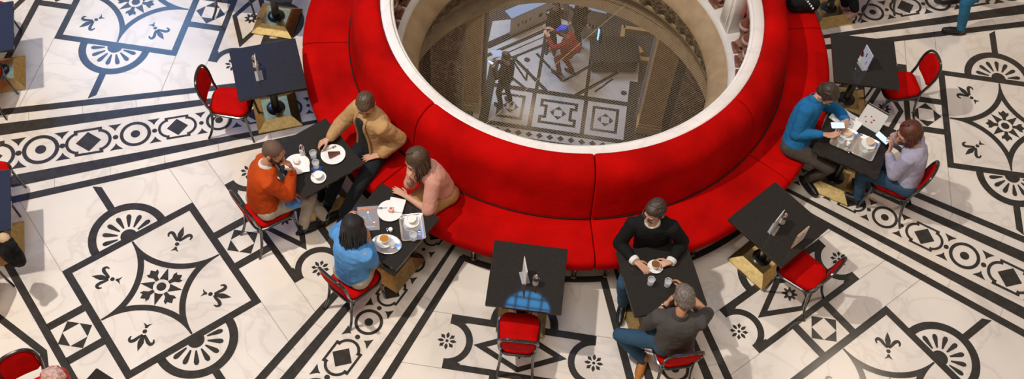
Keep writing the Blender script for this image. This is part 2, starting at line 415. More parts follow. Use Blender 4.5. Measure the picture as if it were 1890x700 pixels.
tr = MB(); tr.lathe([(2.31 * u, -.60 * u), (2.29 * u, -.62 * u), (2.29 * u, -.68 * u), (2.33 * u, -.72 * u), (2.34 * u, -.80 * u), (2.365 * u, -.83 * u), (2.37 * u, -.95 * u), (2.42 * u, -1.0 * u), (2.42 * u, -1.3 * u), (2.6 * u, -1.3 * u), (2.7 * u, -.6 * u)], NL)
tr.f = [f for f in tr.f if len(f) == 4]; tr.m = [0] * len(tr.f)
struct(tr.build('trim_3', M['stone']))
# net
nt_ = MB(); RN, ZN = 2.385 * u, -.90 * u
for fam in (0, 1):
    dang = R(26.5 + (38 if fam == 0 else -38)); d = V((math.cos(dang), math.sin(dang), 0)); nn = V((-d.y, d.x, 0))
    h = -RN + .01
    while h < RN:
        L = math.sqrt(max(0, RN * RN - h * h))
        if L > .03:
            a = nn * h - d * L + V((0, 0, ZN + fam * .0012)); b = nn * h + d * L + V((0, 0, ZN + fam * .0012))
            nt_.tube([a, b], .0009, 3)
        h += .0268
nt_.tube([(-0.559, -0.801, -0.690), (-0.009, 2.016, -0.690)], .0028, 5)
tag(nt_.build('safety_net', M['wire'], smooth=False), 'fine diamond-mesh safety net stretched across the round well opening', 'net')

# ------------------------------------------------------------------ red banquette
def smoothprof(p, it=2):
    for _ in range(it):
        q = []
        for i in range(len(p)):
            a, b = p[i], p[(i + 1) % len(p)]
            q += [(a[0] * .75 + b[0] * .25, a[1] * .75 + b[1] * .25), (a[0] * .25 + b[0] * .75, a[1] * .25 + b[1] * .75)]
        p = q
    return p
SEATP = smoothprof([(3.03, .42), (3.03, .56), (3.06, .60), (3.20, .605), (3.45, .612), (3.60, .61), (3.68, .595), (3.715, .55), (3.715, .46), (3.70, .415), (3.66, .40), (3.3, .40)])
BACKP = smoothprof([(2.64, .40), (2.605, 1.20), (2.605, 1.405), (2.68, 1.44), (2.80, 1.415), (2.90, 1.345), (2.965, 1.23), (2.995, 1.05), (3.02, .85), (3.055, .66), (3.06, .56), (3.02, .45)])
def sweep(prof, a0, a1, e0=True, e1=True):
    mb = MB(); cx = sum(p[0] for p in prof) / len(prof); cz = sum(p[1] for p in prof) / len(prof)
    n = max(8, int(abs(a1 - a0) / 1.5)); rg = []
    st = []
    if e0: st += [(.12, .93), (.16, .965), (.35, .985), (.7, .996)]
    else: st += [(0, 1)]
    L = [(a0 + d, s) for d, s in st] + [(a0 + 1.2 + (a1 - a0 - 2.4) * i / n, 1) for i in range(n + 1)]
    st = [(.7, .996), (.35, .985), (.16, .965), (.12, .93)] if e1 else [(0, 1)]
    L += [(a1 - d, s) for d, s in st]
    for a, s in L:
        rg.append([(u * (cx + (r - cx) * s) * math.cos(R(a)), u * (cx + (r - cx) * s) * math.sin(R(a)), u * (cz + (z - cz) * s)) for r, z in prof])
    mb.rings(rg[::-1] if a1 > a0 else rg, 0, True); return mb
def banquette(label, a0, a1, seats, feet):
    t = thing('curved_banquette', label, 'banquette', (0, 0, 0), 0, 'curved red banquette sections round the well')
    sweep(BACKP, a0, a1).build('backrest', M['velvet'], t, angle=60)
    for s0, s1 in seats: sweep(SEATP, s0, s1).build('seat', M['velvet'], t, angle=60)
    mb = MB(); n = max(8, int((a1 - a0) / 2)); rg = []
    for i in range(n + 1):
        a = R(a0 + .05 + (a1 - a0 - .1) * i / n)
        rg.append([(u * r * math.cos(a), u * r * math.sin(a), u * z) for r, z in ((2.75, 0.003), (2.75, .40), (3.62, .40), (3.62, .34), (3.42, .34), (3.42, .003))])
    mb.rings(rg[::-1], 0, True); mb.build('plinth', M['plinth'], t)
    mb = MB(); mb.tube([(u * 3.068 * math.cos(R(a0 + .6 + (a1 - a0 - 1.2) * i / n)), u * 3.068 * math.sin(R(a0 + .6 + (a1 - a0 - 1.2) * i / n)), u * .612) for i in range(n + 1)], .006, 6)
    mb.build('piping', M['piping'], t)
    for a in feet:
        f = MB(); c = (u * 3.56 * math.cos(R(a)), u * 3.56 * math.sin(R(a)), 0)
        f.lathe([(.02, 0.002), (.026, .012), (.026, .04), (.02, .055), (.024, .07), (.018, .09), (.03, .14), (.036, .2), (.034, .27)], 14, c)
        o = f.build('foot', [M['steel']], t)
        g = MB(); g.lathe([(.027, .012), (.029, .02), (.027, .032)], 14, c); g.build('ferrule', M['gold'], o)
    return t
banquette('curved red velvet bench section where the woman in pink sits, behind the window-reflecting table', -102.5, -55.7, [(-102.5, -55.7)], [-99, -80, -59.0])
banquette('curved red velvet bench section under the man in the black sweater', -55.7, -9.5, [(-55.7, -9.5)], [-52.4, -33, -13])
banquette('long curved red velvet bench section where the man in the beige jacket sits', -190, -102.5, [(-190, -144.5), (-144.5, -102.5)], [-186, -165, -148, -141, -122, -106])
banquette('long curved red velvet bench section where the man in the blue sweater sits', -9.5, 84, [(-9.5, 35.5), (35.5, 84)], [-6, 14, 32, 39, 60, 80])

# ------------------------------------------------------------------ tables and chairs
def rrect(w, d, r, n=5):
    out = []
    for cx, cy, a in ((w / 2 - r, d / 2 - r, 0), (-w / 2 + r, d / 2 - r, 90), (-w / 2 + r, -d / 2 + r, 180), (w / 2 - r, -d / 2 + r, 270)):
        out += [(cx + r * math.cos(R(a + 90 * i / n)), cy + r * math.sin(R(a + 90 * i / n))) for i in range(n + 1)]
    return out
def slab(mb, w, d, z0, z1, r, ch, mi=0, c=(0, 0), X=None, rot=0):
    def ring(i, z): return [V((c[0] + p[0], c[1] + p[1], z)) for p in rrect(w - 2 * i, d - 2 * i, max(.001, r - i))]
    return mb.rings([ring(ch, z0), ring(0, z0 + ch), ring(0, z1 - ch), ring(ch, z1)], mi, True, X)
def make_table(label, loc, rz):
    t = thing('cafe_table', label, 'table', loc, rz, 'black square cafe tables')
    a = MB(); slab(a, .69, .69, .722, .75, .012, .004); a.build('tabletop', M['tabletop'], t)
    a = MB(); a.box((0, 0, .712), (.30, .30, .018)); a.build('top_plate', M['pole'], t)
    a = MB(); a.lathe([(.043, .10), (.043, .71)], 24); a.build('pole', M['pole'], t)
    a = MB(); a.lathe([(.098, .100), (.098, .108), (.09, .114), (.05, .118)], 32); a.build('flange', M['pole'], t)
    a = MB(); w = .47; w2 = .275
    sq = lambda s, z: [(-s / 2, -s / 2, z), (s / 2, -s / 2, z), (s / 2, s / 2, z), (-s / 2, s / 2, z)]
    a.rings([sq(w, .004), sq(w, .022), sq(w2, .100)], 0, True); a.build('base', M['brass'], t, smooth=False)
    return t
_c = V((-1.450, -5.724, 0.750)); _d = V((-1.375, -5.800, 0.750)) - _c; _d.z = 0; _d.normalize(); CORNER = tuple(_c + _d * .488)[:2]
tabs = [((1.208, -3.003), 24, 'empty black table reflecting a blue arched window, with a red chair'),
        ((-2.271, -2.325), 47, 'empty black table with menu holder beside the bench, above the orange sweater man'),
        ((2.955, -1.218), -18.5, 'empty black table holding a wooden framed notice and a menu holder'),
        ((2.943, 1.198), 24.5, 'empty black table with a blue-white menu behind the couple with trays'),
        ((-1.205, -2.965), 69, 'black table with chocolate cake between the bearded man and beige jacket man'),
        ((-.165, -3.225), 87, 'black table with a magazine and trays between the two women'),
        ((2.26, -2.36), 42, 'black table with water glasses between the two men in dark tops'),
        ((3.228, .13), 3, 'black table with two rectangular trays between the pair with phones'),
        ((-3.075, -1.27), 22, 'black table cut by the top edge, over a silver-lit brass base'),
        ((2.26, 2.40), 45, 'black table with dark pole beside the person in pink shoes'),
        ((-5.06, -3.52), 45, 'blue-lit black table at the picture corner with two chair frames'),
        ((-3.53, -5.10), 45, 'black table at the picture edge with a gold base and dark coat'),
        (CORNER, math.degrees(math.atan2(_d.y, _d.x)) + 45, 'black table of which just one corner shows, near the red bag')]
t0 = None
for (xy, rz, lab) in tabs:
    t0_ = (xy[0], xy[1], 0)
    if t0 is None: t0 = make_table(lab, t0_, R(rz))
    else: dup(t0, t0_, R(rz), lab)

def make_chair(label, loc, rz):
    t = thing('cafe_chair', label, 'chair', loc, rz, 'red and black cafe chairs')
    a = MB()
    def ring(s, z): return [V((p[0] * s * (1 - .10 * (p[1] < 0) * 1), p[1] * s, z)) for p in rrect(.375, .40, .10, 6)]
    a.rings([ring(.90, .425), ring(.985, .432), ring(1, .45), ring(.985, .468), ring(.92, .480), ring(.6, .486), ring(.2, .488)], 0, True)
    a.build('seat', M['chair_red'], t, angle=70)
    a = MB(); a.tube([V((p[0] * 1.0 * (1 - .10 * (p[1] < 0)), p[1] * 1.0, .425)) for p in rrect(.385, .41, .10, 6)], .0155, 8, closed=True); a.build('seat_rim', M['steel'], t)
    for s in (-1, 1):
        a = MB(); a.tube(catmull([(s * .158, .170, .43), (s * .162, .18, .25), (s * .176, .205, .003)], 4), [.0155, .0115], 8); a.build('leg', M['steel'], t)
        a = MB(); a.tube(catmull([(s * .146, -.18, .45), (s * .149, -.19, .30), (s * .160, -.225, .12), (s * .175, -.275, .003)], 4), [.0165, .0125], 8); a.build('leg', M['steel'], t)
        a = MB(); a.tube(catmull([(s * .161, .18, .27), (s * .155, .155, .35), (s * .150, .09, .385), (s * .142, -.06, .385), (s * .146, -.14, .36), (s * .148, -.185, .29)], 4), .0085, 6); a.build('brace', M['steel'], t)
    a = MB(); a.tube(catmull([(-.160, .178, .26), (-.146, .17, .35), (-.085, .165, .385), (.085, .165, .385), (.146, .17, .35), (.160, .178, .26)], 4), .0085, 6); a.build('brace', M['steel'], t)
    yb = lambda z: -.175 - .085 * max(0, (z - .45) / .42) ** .9
    half = [(.146, .45), (.155, .55), (.170, .66), (.168, .75), (.140, .825), (.08, .860), (0, .868)]
    pts = [(x, yb(z) - .02 * (1 - (x / .2) ** 2) * (z > .5), z) for x, z in half] + [(-x, yb(z) - .02 * (1 - (x / .2) ** 2) * (z > .5), z) for x, z in half[::-1][1:]]
    a = MB(); a.tube(catmull(pts, 4), .0155, 8); a.build('back_frame', M['steel'], t)
    # upholstered back pad inside the hoop
    a = MB(); grid = []; nz, nx = 9, 11
    for side in (1, -1):
        for i in range(nz):
            z = .565 + (.855 - .565) * i / (nz - 1)
            hw = .154 if z < .72 else .154 * math.sqrt(max(.02, 1 - ((z - .72) / .140) ** 2.4))
            if z < .61: hw = .154 * (1 - .25 * ((.61 - z) / .045) ** 2)
            row = []
            for j in range(nx):
                x = -hw + 2 * hw * j / (nx - 1)
                edge = min(1, 2.6 * (1 - abs(x / hw) ** 4)) * min(1, 2.0 * (1 - abs((z - .71) / .147) ** 4))
                row.append((x, yb(z) - .022 * (1 - (x / .2) ** 2) + side * (.004 + .014 * max(0, edge)), z))
            grid.append(row)
    vs = [p for r_ in grid for p in r_]; fs = []
    ix = lambda s, i, j: s * nz * nx + i * nx + j
    for i in range(nz - 1):
        for j in range(nx - 1):
            fs.append((ix(0, i, j), ix(0, i + 1, j), ix(0, i + 1, j + 1), ix(0, i, j + 1))); fs.append((ix(1, i, j), ix(1, i, j + 1), ix(1, i + 1, j + 1), ix(1, i + 1, j)))
    for i in range(nz - 1):
        for j in (0, nx - 1): fs.append((ix(0, i, j), ix(1, i, j), ix(1, i + 1, j), ix(0, i + 1, j)) if j == 0 else (ix(0, i, j), ix(0, i + 1, j), ix(1, i + 1, j), ix(1, i, j)))
    for j in range(nx - 1):
        for i in (0, nz - 1): fs.append((ix(0, i, j), ix(0, i, j + 1), ix(1, i, j + 1), ix(1, i, j)) if i == 0 else (ix(0, i, j), ix(1, i, j), ix(1, i, j + 1), ix(0, i, j + 1)))
    a.add(vs, fs); a.build('backrest', M['chair_red'], t, angle=80)
    return t
chairs = [((1.375, -3.405), 116, 'empty red chair at the table reflecting a blue window'),
          ((-2.50, -2.70), 27, 'empty red chair seen sideways at the empty table over the inlaid band'),
          ((3.36, -1.37), 169, 'empty red chair at the table with the wooden framed notice'),
          ((3.385, 1.385), -142, 'empty red chair angled at the table with the blue-white menu'),
          ((-1.375, -3.545), 70, 'red chair under the bearded man in the orange sweater'),
          ((-.225, -3.735), 80, 'red chair under the woman in the blue sweater'),
          ((2.64, -2.765), 130, 'red chair under the grey-haired man in the polo shirt'),
          ((3.77, .13), 180, 'red chair under the woman in the lavender sweater'),
          ((-3.594, -1.324, 0.000), 35, 'black chair of which the legs show beside the silver-lit base'),
          ((2.66, 2.76), 225, 'black chair under the person in pink shoes'),
          ((-5.474, -3.187, 0.000), 29.4, 'chair with two black legs showing above the blue-lit table'),
          ((-4.858, -3.863, 0.000), 25.7, 'chair with black legs below the blue-lit table'),
          ((-3.876, -4.720, 0.000), 36.1, 'chair with two black legs showing beside the table with the coat'),
          ((-3.211, -5.593, 0.000), 22.7, 'dark chair with a black coat over it'),
          (tuple(V((-2.118, -6.005, 0.868)) + V((math.cos(R(-27.9)), math.sin(R(-27.9)), 0)) * .33)[:2], -27.9, 'chair with dark red backrest hoop beside the red and white bag')]
c0 = None
for xy, az, lab in chairs:
    L = (xy[0], xy[1], 0); rz = R(az - 90)
    if c0 is None: c0 = make_chair(lab, L, rz)
    else: dup(c0, L, rz, lab)

# ------------------------------------------------------------------ people
M['skin1'] = mat('fair skin', (.62, .34, .23), .5, noise=.12, nscale=30)
M['skin2'] = mat('warm skin', (.52, .25, .15), .5, noise=.12, nscale=30)
M['lips'] = mat('lips', (.42, .13, .11), .4)
M['eye'] = mat('eye white', (.8, .78, .75), .2)
M['iris'] = mat('dark iris', (.03, .02, .015), .2)
M['nail'] = mat('fingernail', (.70, .42, .36), .3)
def hairmat(n, c, c2): return mat(n, c, .42, noise=1, nscale=70, col2=c2, bump=.3, bscale=160, stretch=(1, 1, .35), spec=.55)
M['h_black'] = hairmat('black hair', (.010, .009, .010), (.022, .020, .022))
M['h_dark'] = hairmat('dark brown hair', (.026, .017, .012), (.060, .042, .031))
M['h_brown'] = hairmat('brown hair', (.050, .027, .017), (.11, .062, .036))
M['h_red'] = hairmat('auburn hair', (.05, .016, .010), (.14, .035, .018))
M['h_grey'] = hairmat('grey hair', (.22, .19, .17), (.09, .07, .06))
M['h_shave'] = mat('cropped hair stubble', (.075, .045, .032), .7, noise=1, nscale=200, col2=(.16, .095, .065))
M['beardm'] = mat('dark beard', (.03, .017, .012), .8, noise=1, nscale=160, col2=(.09, .045, .03))
def cloth(n, c, rough=.85, bs=10, b=.4, sheen=.2, nz=.2): return mat(n, c, rough, noise=nz, nscale=7, bump=b, bscale=bs * 2.2, bdist=.022, sheen=sheen, spec=.2)
M['c_orange'] = cloth('orange knit', (.50, .062, .006))
M['c_beige'] = cloth('beige jacket cloth', (.50, .30, .135), .75)
M['c_black'] = cloth('black knit', (.010, .010, .011))
M['c_charcoal'] = cloth('charcoal tee', (.022, .026, .028))
M['c_pink'] = cloth('pale pink blouse', (.68, .34, .27))
M['c_blue'] = cloth('sky blue sweater', (.11, .33, .72))
M['c_grey'] = cloth('dark grey polo', (.078, .073, .070))
M['c_teal'] = cloth('bright blue shirt', (.018, .17, .40))
M['c_lav'] = cloth('lavender sweater', (.42, .41, .56))
M['c_white'] = cloth('white cotton', (.82, .80, .77))
M['t_beige'] = cloth('stone trousers', (.47, .41, .34))
M['t_black'] = cloth('black jeans', (.016, .019, .024))
M['t_tan'] = cloth('tan trousers', (.46, .26, .105))
M['t_jeans'] = cloth('blue jeans', (.035, .085, .15))
M['t_jeans2'] = cloth('light blue jeans', (.03, .16, .30))
M['t_grey'] = cloth('grey brown trousers', (.085, .070, .060))
M['shoe_b'] = mat('black shoe leather', (.012, .011, .012), .35)
M['shoe_t'] = mat('tan suede', (.48, .18, .035), .7, noise=.25, nscale=40)
M['shoe_p'] = mat('pink sneaker', (.72, .40, .38), .5)
M['sole'] = mat('pale rubber sole', (.62, .48, .40), .6)
M['glassframe'] = mat('dark spectacle frame', (.05, .02, .015), .3)

def ik(A, T, l1, l2, pole):
    A, T = V(A), V(T); d = T - A; L = d.length
    Lc = min(max(L, abs(l1 - l2) + .01), (l1 + l2) * .998); d.normalize()
    x = (l1 * l1 - l2 * l2 + Lc * Lc) / (2 * Lc); h = math.sqrt(max(0, l1 * l1 - x * x))
    pv = V(pole) - A; pv = pv - d * pv.dot(d); pv = pv.normalized() if pv.length > 1e-5 else d.orthogonal()
    return A + d * x + pv * h, A + d * Lc
def remesh(o, vox, smooth=3, disp=0, dscale=.12, fac=.5, dmid=.5):
    m = o.modifiers.new('r', 'REMESH'); m.mode = 'VOXEL'; m.voxel_size = vox; m.use_smooth_shade = True
    if smooth: s = o.modifiers.new('s', 'SMOOTH'); s.iterations = smooth; s.factor = fac
    if disp:
        t = bpy.data.textures.get('folds%.2f' % dscale) or bpy.data.textures.new('folds%.2f' % dscale, 'CLOUDS')
        t.noise_scale = dscale; t.noise_depth = 2
        d = o.modifiers.new('d', 'DISPLACE'); d.texture = t; d.strength = disp; d.mid_level = dmid; d.texture_coords = 'GLOBAL'
    dg = bpy.context.evaluated_depsgraph_get(); e = o.evaluated_get(dg)
    me = bpy.data.meshes.new_from_object(e); old = o.data; nm = old.name
    o.modifiers.clear(); o.data = me; bpy.data.meshes.remove(old); me.name = nm
    me.polygons.foreach_set('use_smooth', [True] * len(me.polygons))
def basis(yaw, pitch, roll=0):
    y, p = R(yaw), R(pitch)
    f = V((math.cos(y) * math.cos(p), math.sin(y) * math.cos(p), -math.sin(p)))
    r = f.cross(V((0, 0, 1))).normalized(); up = r.cross(f)
    if roll: q = Matrix.Rotation(R(roll), 3, f); r = q @ r; up = q @ up
    return r, f, up
def hand(mb, W, d, n, side, curl=.35, sc=1.0, spread=1.0, thumb=1.0):
    W = V(W); d = V(d).normalized(); n = V(n); n = (n - d * n.dot(d)).normalized()
    s = d.cross(n) * (1 if side == 'R' else -1); tips = []
    offs = (.028, .0095, -.0095, -.027); L = ((.043, .026, .021), (.047, .030, .022), (.043, .028, .021), (.034, .021, .018))
    for i, o in enumerate(offs):
        k = W + d * (.088 - .004 * abs(i - 1)) * sc + s * o * sc
        mb.tube([W + s * o * .55 * sc + d * .004, (W + k) / 2 + s * o * .12 - n * .003, k], [.0155 * sc, .0145 * sc, .0108 * sc], 8, dome=True)
        ang = -.05; p = k; dd = (d + s * o * 3.2 * spread).normalized(); pts = [p]
        for j, l in enumerate(L[i]):
            ang += curl * (.75, 1.05, .75)[j] * (1 + .12 * i)
            p = p + (dd * math.cos(ang) + n * math.sin(ang)) * l * sc; pts.append(p)
        mb.tube(pts, [.0098 * sc, .0092 * sc, .0085 * sc, .0072 * sc], 8, dome=True); tips.append(pts)
    a = W + d * .022 * sc + s * .022 * sc; dirs = [(d * .62 + s * .72 * thumb + n * .25).normalized(), (d * .85 + s * .42 * thumb + n * .3).normalized(), (d * .95 + s * .15 + n * .3 * (1 + curl)).normalized()]
    p = a; pts = [W + s * .008, a]
    for q, l in zip(dirs, (.042, .033, .027)): p = p + q * l * sc; pts.append(p)
    mb.tube(pts, [.015 * sc, .016 * sc, .013 * sc, .0105 * sc, .0085 * sc], 8, dome=True)
    return tips
def headmesh(mb, c, r, f, up, sc=1):
    X = Matrix((( r.x, f.x, up.x, c.x), (r.y, f.y, up.y, c.y), (r.z, f.z, up.z, c.z), (0, 0, 0, 1))) @ Matrix.Scale(sc, 4)
    E = lambda cc, rr, n=16: mb.ell(cc, rr, n, 0, X)
    E((0, -.012, .038), (.074, .094, .080), 20); E((0, .026, -.030), (.060, .062, .078)); E((0, .052, -.078), (.034, .032, .030))
    E((0, .005, -.060), (.055, .060, .045)); E((0, .072, .034), (.050, .018, .014))
    for s in (-1, 1):
        E((s * .078, -.008, -.004), (.010, .022, .032), 10); E((s * .036, .066, -.022), (.022, .020, .020))
        E((s * .032, .070, .008), (.019, .014, .013))
    mb.tube([(0, .084, .022), (0, .100, -.004), (0, .111, -.022)], [.009, .011, .0135], 8, 0, False, X, True)
    for s in (-1, 1): E((s * .011, .097, -.025), (.009, .011, .008), 8)
    E((0, .084, -.050), (.024, .012, .008), 10); E((0, .082, -.060), (.021, .012, .008), 10)
    return X
def shorthair(X, style='short'):
    mb = MB(); E = lambda c, r, n=20: mb.ell(c, r, n, 0, X)
    if style == 'cropped':
        E((0, -.016, .044), (.0765, .094, .0775)); E((0, -.045, -.005), (.072, .058, .060))
    else:
        E((0, -.020, .050), (.080, .094, .082)); E((0, -.048, .005), (.076, .062, .070)); E((0, .020, .095), (.062, .060, .036))
        for s in (-1, 1): E((s * .072, -.005, .030), (.014, .042, .040), 12)
        for i in range(90):
            a = rnd.uniform(0, 2 * PI); rr = math.sqrt(rnd.random()) * .074
            zs = lambda x, y: .0515 + .082 * math.sqrt(max(.03, 1 - (x / .082) ** 2 - ((y + .020) / .096) ** 2))
            x0, y0 = rr * math.cos(a), -.015 + rr * 1.15 * math.sin(a); sw = rnd.uniform(-.012, .012) + x0 * .2
            tp = [(x0 - sw, y0 + .030), (x0, y0), (x0 + sw, y0 - .032)]
            if any((x / .082) ** 2 + ((y + .020) / .096) ** 2 > .93 for x, y in tp): continue
            mb.tube([(x, y, zs(x, y)) for x, y in tp], [.003, .0075, .003], 6, 0, False, X, True)
    return mb
def longhair(X, length, wave=.01, part=0.0, n=110, back=.5, front=True, width=1.0, sc=1.0):
    """strands run from the parting over the skull and hang straight down in world space"""
    mb = MB(); mb.ell((0, -.018, .046), (.081, .096, .080), 20, 0, X); mb.ell((0, -.045, -.01), (.076, .062, .072), 16, 0, X)
    c = X @ V((0, 0, 0)); B = X.to_3x3().normalized(); upw = V((0, 0, 1))
    for i in range(n):
        th = 2 * PI * (i + .5) / n + rnd.uniform(-.02, .02)      # 0 = right, 90 = front
        fwd = math.sin(th)
        if fwd > (.62 if front else .2): continue
        pts = []
        for k in range(6):
            ph = R(8 + 84 * k / 5)
            pts.append(X @ V(((.088 * math.sin(ph) * math.cos(th) + part * (1 - k / 5)), -.020 + .101 * math.sin(ph) * math.sin(th) * (1 if fwd < 0 else .93), .048 + .084 * math.cos(ph) + .002)))
        L = length * (.66 + .44 * rnd.random()) * (1 if fwd < 0.1 else .92); p = pts[-1].copy()
        o = (B @ V((math.cos(th), math.sin(th), 0))); o.z = 0
        bk = B @ V((0, -1, 0)); bk.z = 0
        ph0 = rnd.random() * 6
        for k in range(1, 9):
            t = k / 8
            p = p - upw * (L / 8) + o * ((.0035 * math.sin(t * 3)) * width - .006 * t) + V((rnd.uniform(-1, 1), rnd.uniform(-1, 1), 0)) * wave * .16 + bk * (.008 * back) + V((math.cos(ph0), math.sin(ph0), 0)) * wave * .5 * math.sin(t * 9 + ph0)
            pts.append(p.copy())
        mb.tube(pts, [.004, .005, .006, .0065, .007, .007] + [.007 * (1 - .80 * (k / 8) ** 1.5) for k in range(1, 9)], 6, 0, False, None, True)
    return mb

def torso(mb, P, N, paz, caz, grow=0.0, t0=-.10, t1=1.0, fem=1.0, hunch=.03, belly=0.0):
    P, N = V(P), V(N); ax = (N - P); L = ax.length
    prof = [(-.16, .10, .085), (-.10, .150, .115), (0, .178, .130), (.15, .172, .125 + belly), (.35, .158, .118 + belly), (.55, .168, .118), (.72, .182, .118), (.84, .178, .108), (.92, .140, .092), (.98, .085, .070), (1.04, .060, .058)]
    rg = []
    for t, w, d in prof:
        if t < t0 - .001 or t > t1 + .001: continue
        az = R(paz + (caz - paz) * min(1, max(0, t))); f = V((math.cos(az), math.sin(az), 0)); z = ax.normalized()
        r = f.cross(z).normalized(); f = z.cross(r)
        c = P + ax * t - f * hunch * math.sin(PI * min(1, max(0, t)))
        w = w * fem + grow; d = d * (fem * .5 + .5) + grow
        rg.append([c + r * w * math.copysign(abs(math.cos(2 * PI * j / 20)) ** .85, math.cos(2 * PI * j / 20)) + f * d * math.sin(2 * PI * j / 20) for j in range(20)])
    mb.rings(rg, 0, True)
def person(name, label, P, N, paz, caz, head, armL, armR, legL, legR, skin='skin1', hair=('short', 'h_dark'), top='c_black', bottom='t_jeans', shoe='shoe_b',
           fem=1.0, sleeve=1.0, beard=None, specs=False, jacket=None, shirt=None, collar=None, cuffs=None, group=None, sc=1.0, belly=0.0, standing=False, fine=True, hem=None):
    P, N = V(P), V(N)
    if not standing: N = N + (V(head[0]) - N) * .20
    root = thing(name, label, 'person', (P.x, P.y, 0.0), 0, group); O = V((P.x, P.y, 0))
    az = R(caz); cf = V((math.cos(az), math.sin(az), 0)); ax = (N - P).normalized(); cr = cf.cross(ax).normalized(); cf = ax.cross(cr)
    pf = V((math.cos(R(paz)), math.sin(R(paz)), 0)); pr = V((pf.y, -pf.x, 0))
    H = V(head[0]); hr, hf, hu = basis(*head[1:])
    body = MB(); clothM = MB(); pants = MB()
    torso(body, P, N, paz, caz, -.030, fem=fem, belly=belly)
    torso(clothM, P, N, paz, caz, .010 + (.012 if jacket else 0), t0=hem if hem is not None else (-.16 if not standing else 0), t1=.98, fem=fem, belly=belly)
    neck0 = N - cf * .005 - ax * .03; body.tube([neck0, N + (H - N) * .35, H - hu * .035 - hf * .015], [.060 * (.5 + .5 * fem), .052 * (.5 + .5 * fem), .052 * (.5 + .5 * fem)], 12, dome=True)
    X = headmesh(body, H, hr, hf, hu, sc * 1.08)
    l1, l2 = .285 * sc * (.5 + .5 * fem), .255 * sc * (.5 + .5 * fem)
    cuffset = []; nails = MB()
    for side, A, sg in (('L', armL, -1), ('R', armR, 1)):
        S0 = N - ax * .075 + cr * sg * .172 * fem - cf * .005
        wt = V(A['w']); E_, W_ = ik(S0, wt, l1, l2, A.get('pole', S0 + V((0, 0, -1)) + cr * sg * .5))
        d = V(A.get('d', (W_ - E_))).normalized(); n = V(A.get('n', (0, 0, -1)))
        body.tube([S0, (S0 + E_) / 2, E_], [.040, .042, .037 if sleeve < 1 else .030], 10, dome=True); body.tube([E_, E_ * .6 + W_ * .4, W_], [.038 if sleeve < 1 else .030, .037 if sleeve < 1 else .031, .026], 10, dome=True)
        tips = hand(body, W_ + d * .012, d, n, side, A.get('curl', .35), .98 * sc * (.45 + .55 * fem), A.get('spread', 1.0), A.get('thumb', 1.0))
        for tp in tips:
            dd = (tp[3] - tp[2]).normalized(); nn = V(n); nn = (nn - dd * nn.dot(dd)).normalized()
            nails.ell((0, 0, 0), (.0048, .0065, .002), 6, 0, Matrix.Translation(tp[3] - nn * .0072) @ Matrix((dd.cross(nn), dd, nn)).transposed().to_4x4())
        g = .013 + (.010 if jacket else 0)
        clothM.tube([S0 + (P - N) * .02 - cr * sg * .03, S0, (S0 + E_) / 2, E_], [.078 * fem, .063 + g, .054 + g, .051 + g], 12, dome=True)
        if sleeve >= 1: clothM.tube([E_, E_ * .52 + W_ * .48, E_ * .10 + W_ * .90], [.051 + g, .043 + g, .030 + g * .8], 12, dome=True)
        cuffset.append((E_, W_))
    # legs
    for side, Lg, sg in (('L', legL, -1), ('R', legR, 1)):
        Hp = P + pr * sg * .092 * fem; at = V(Lg['a'])
        K, An = ik(Hp, at, .43 * sc, .42 * sc, Lg.get('pole', Hp + pf * 1.0 + V((0, 0, 1.2))))
        body.tube([Hp, (Hp + K) / 2, K], [.078, .066, .050], 10, dome=True); body.tube([K, K * .65 + An * .35, An], [.048, .050, .034], 10, dome=True)
        pants.tube([Hp - pf * .02, Hp + pf * .03, (Hp + K) / 2, K], [.105, .100 * (.5 + .5 * fem), .083, .066], 14, dome=True)
        pants.tube([K, K * .65 + An * .35, An * .96 + K * .04], [.065, .063, .053], 12, dome=True)
        ta = R(Lg['toe']); td = V((math.cos(ta), math.sin(ta), -math.tan(R(Lg.get('tip', 0))))).normalized(); dn = V((0, 0, -1)); dn = (dn - td * dn.dot(td)).normalized()
        sh = MB(); hl = An + dn * .045 - td * .035
        body.tube([An, An + dn * .05 + td * .03, An + dn * .055 + td * .13], [.036, .034, .026], 8, dome=True)
        sh.tube([hl, hl + td * .07 + dn * .000, hl + td * .15 + dn * .010, hl + td * .215 + dn * .014], [.036, .041, .042, .030], 12, dome=True)
        sh.tube([An + V((0, 0, .035)), An + dn * .04 - td * .005], [.044, .046], 12, dome=True)
        o = sh.build('shoe', M[shoe], root, off=O); remesh(o, .008, 3)
        so = MB(); side_ = td.cross(dn); q = hl + dn * .030
        so.rings([[q + td * (.09 + .150 * math.cos(2 * PI * j / 20)) + side_ * (.046 + .006 * math.cos(2 * PI * j / 20)) * math.sin(2 * PI * j / 20) + dn * z for j in range(20)] for z in (-.004, .018)], 0, True)
        so.build('sole', M['sole'] if shoe in ('shoe_p', 'shoe_w') else M['shoe_b'], o, off=None).data.transform(Matrix.Translation(-O))
    pants.ell((0, 0, 0), (.172 * fem, .125, .115), 16, 0, Matrix.Translation(P + V((0, 0, .01))) @ Matrix.Rotation(R(paz - 90), 4, 'Z'))
    b = body.build('body', M[skin], root, off=O); remesh(b, .0052 if fine else .008, 3, fac=.45)
    o = clothM.build('jacket' if jacket else 'top', M[jacket or top], root, off=O); remesh(o, .010, 4, .014, .075, dmid=.30)
    o = pants.build('trousers', M[bottom], root, off=O); remesh(o, .010, 4, .014, .08, dmid=.35)
    if fine: nails.build('fingernails', M['nail'], b, off=O)
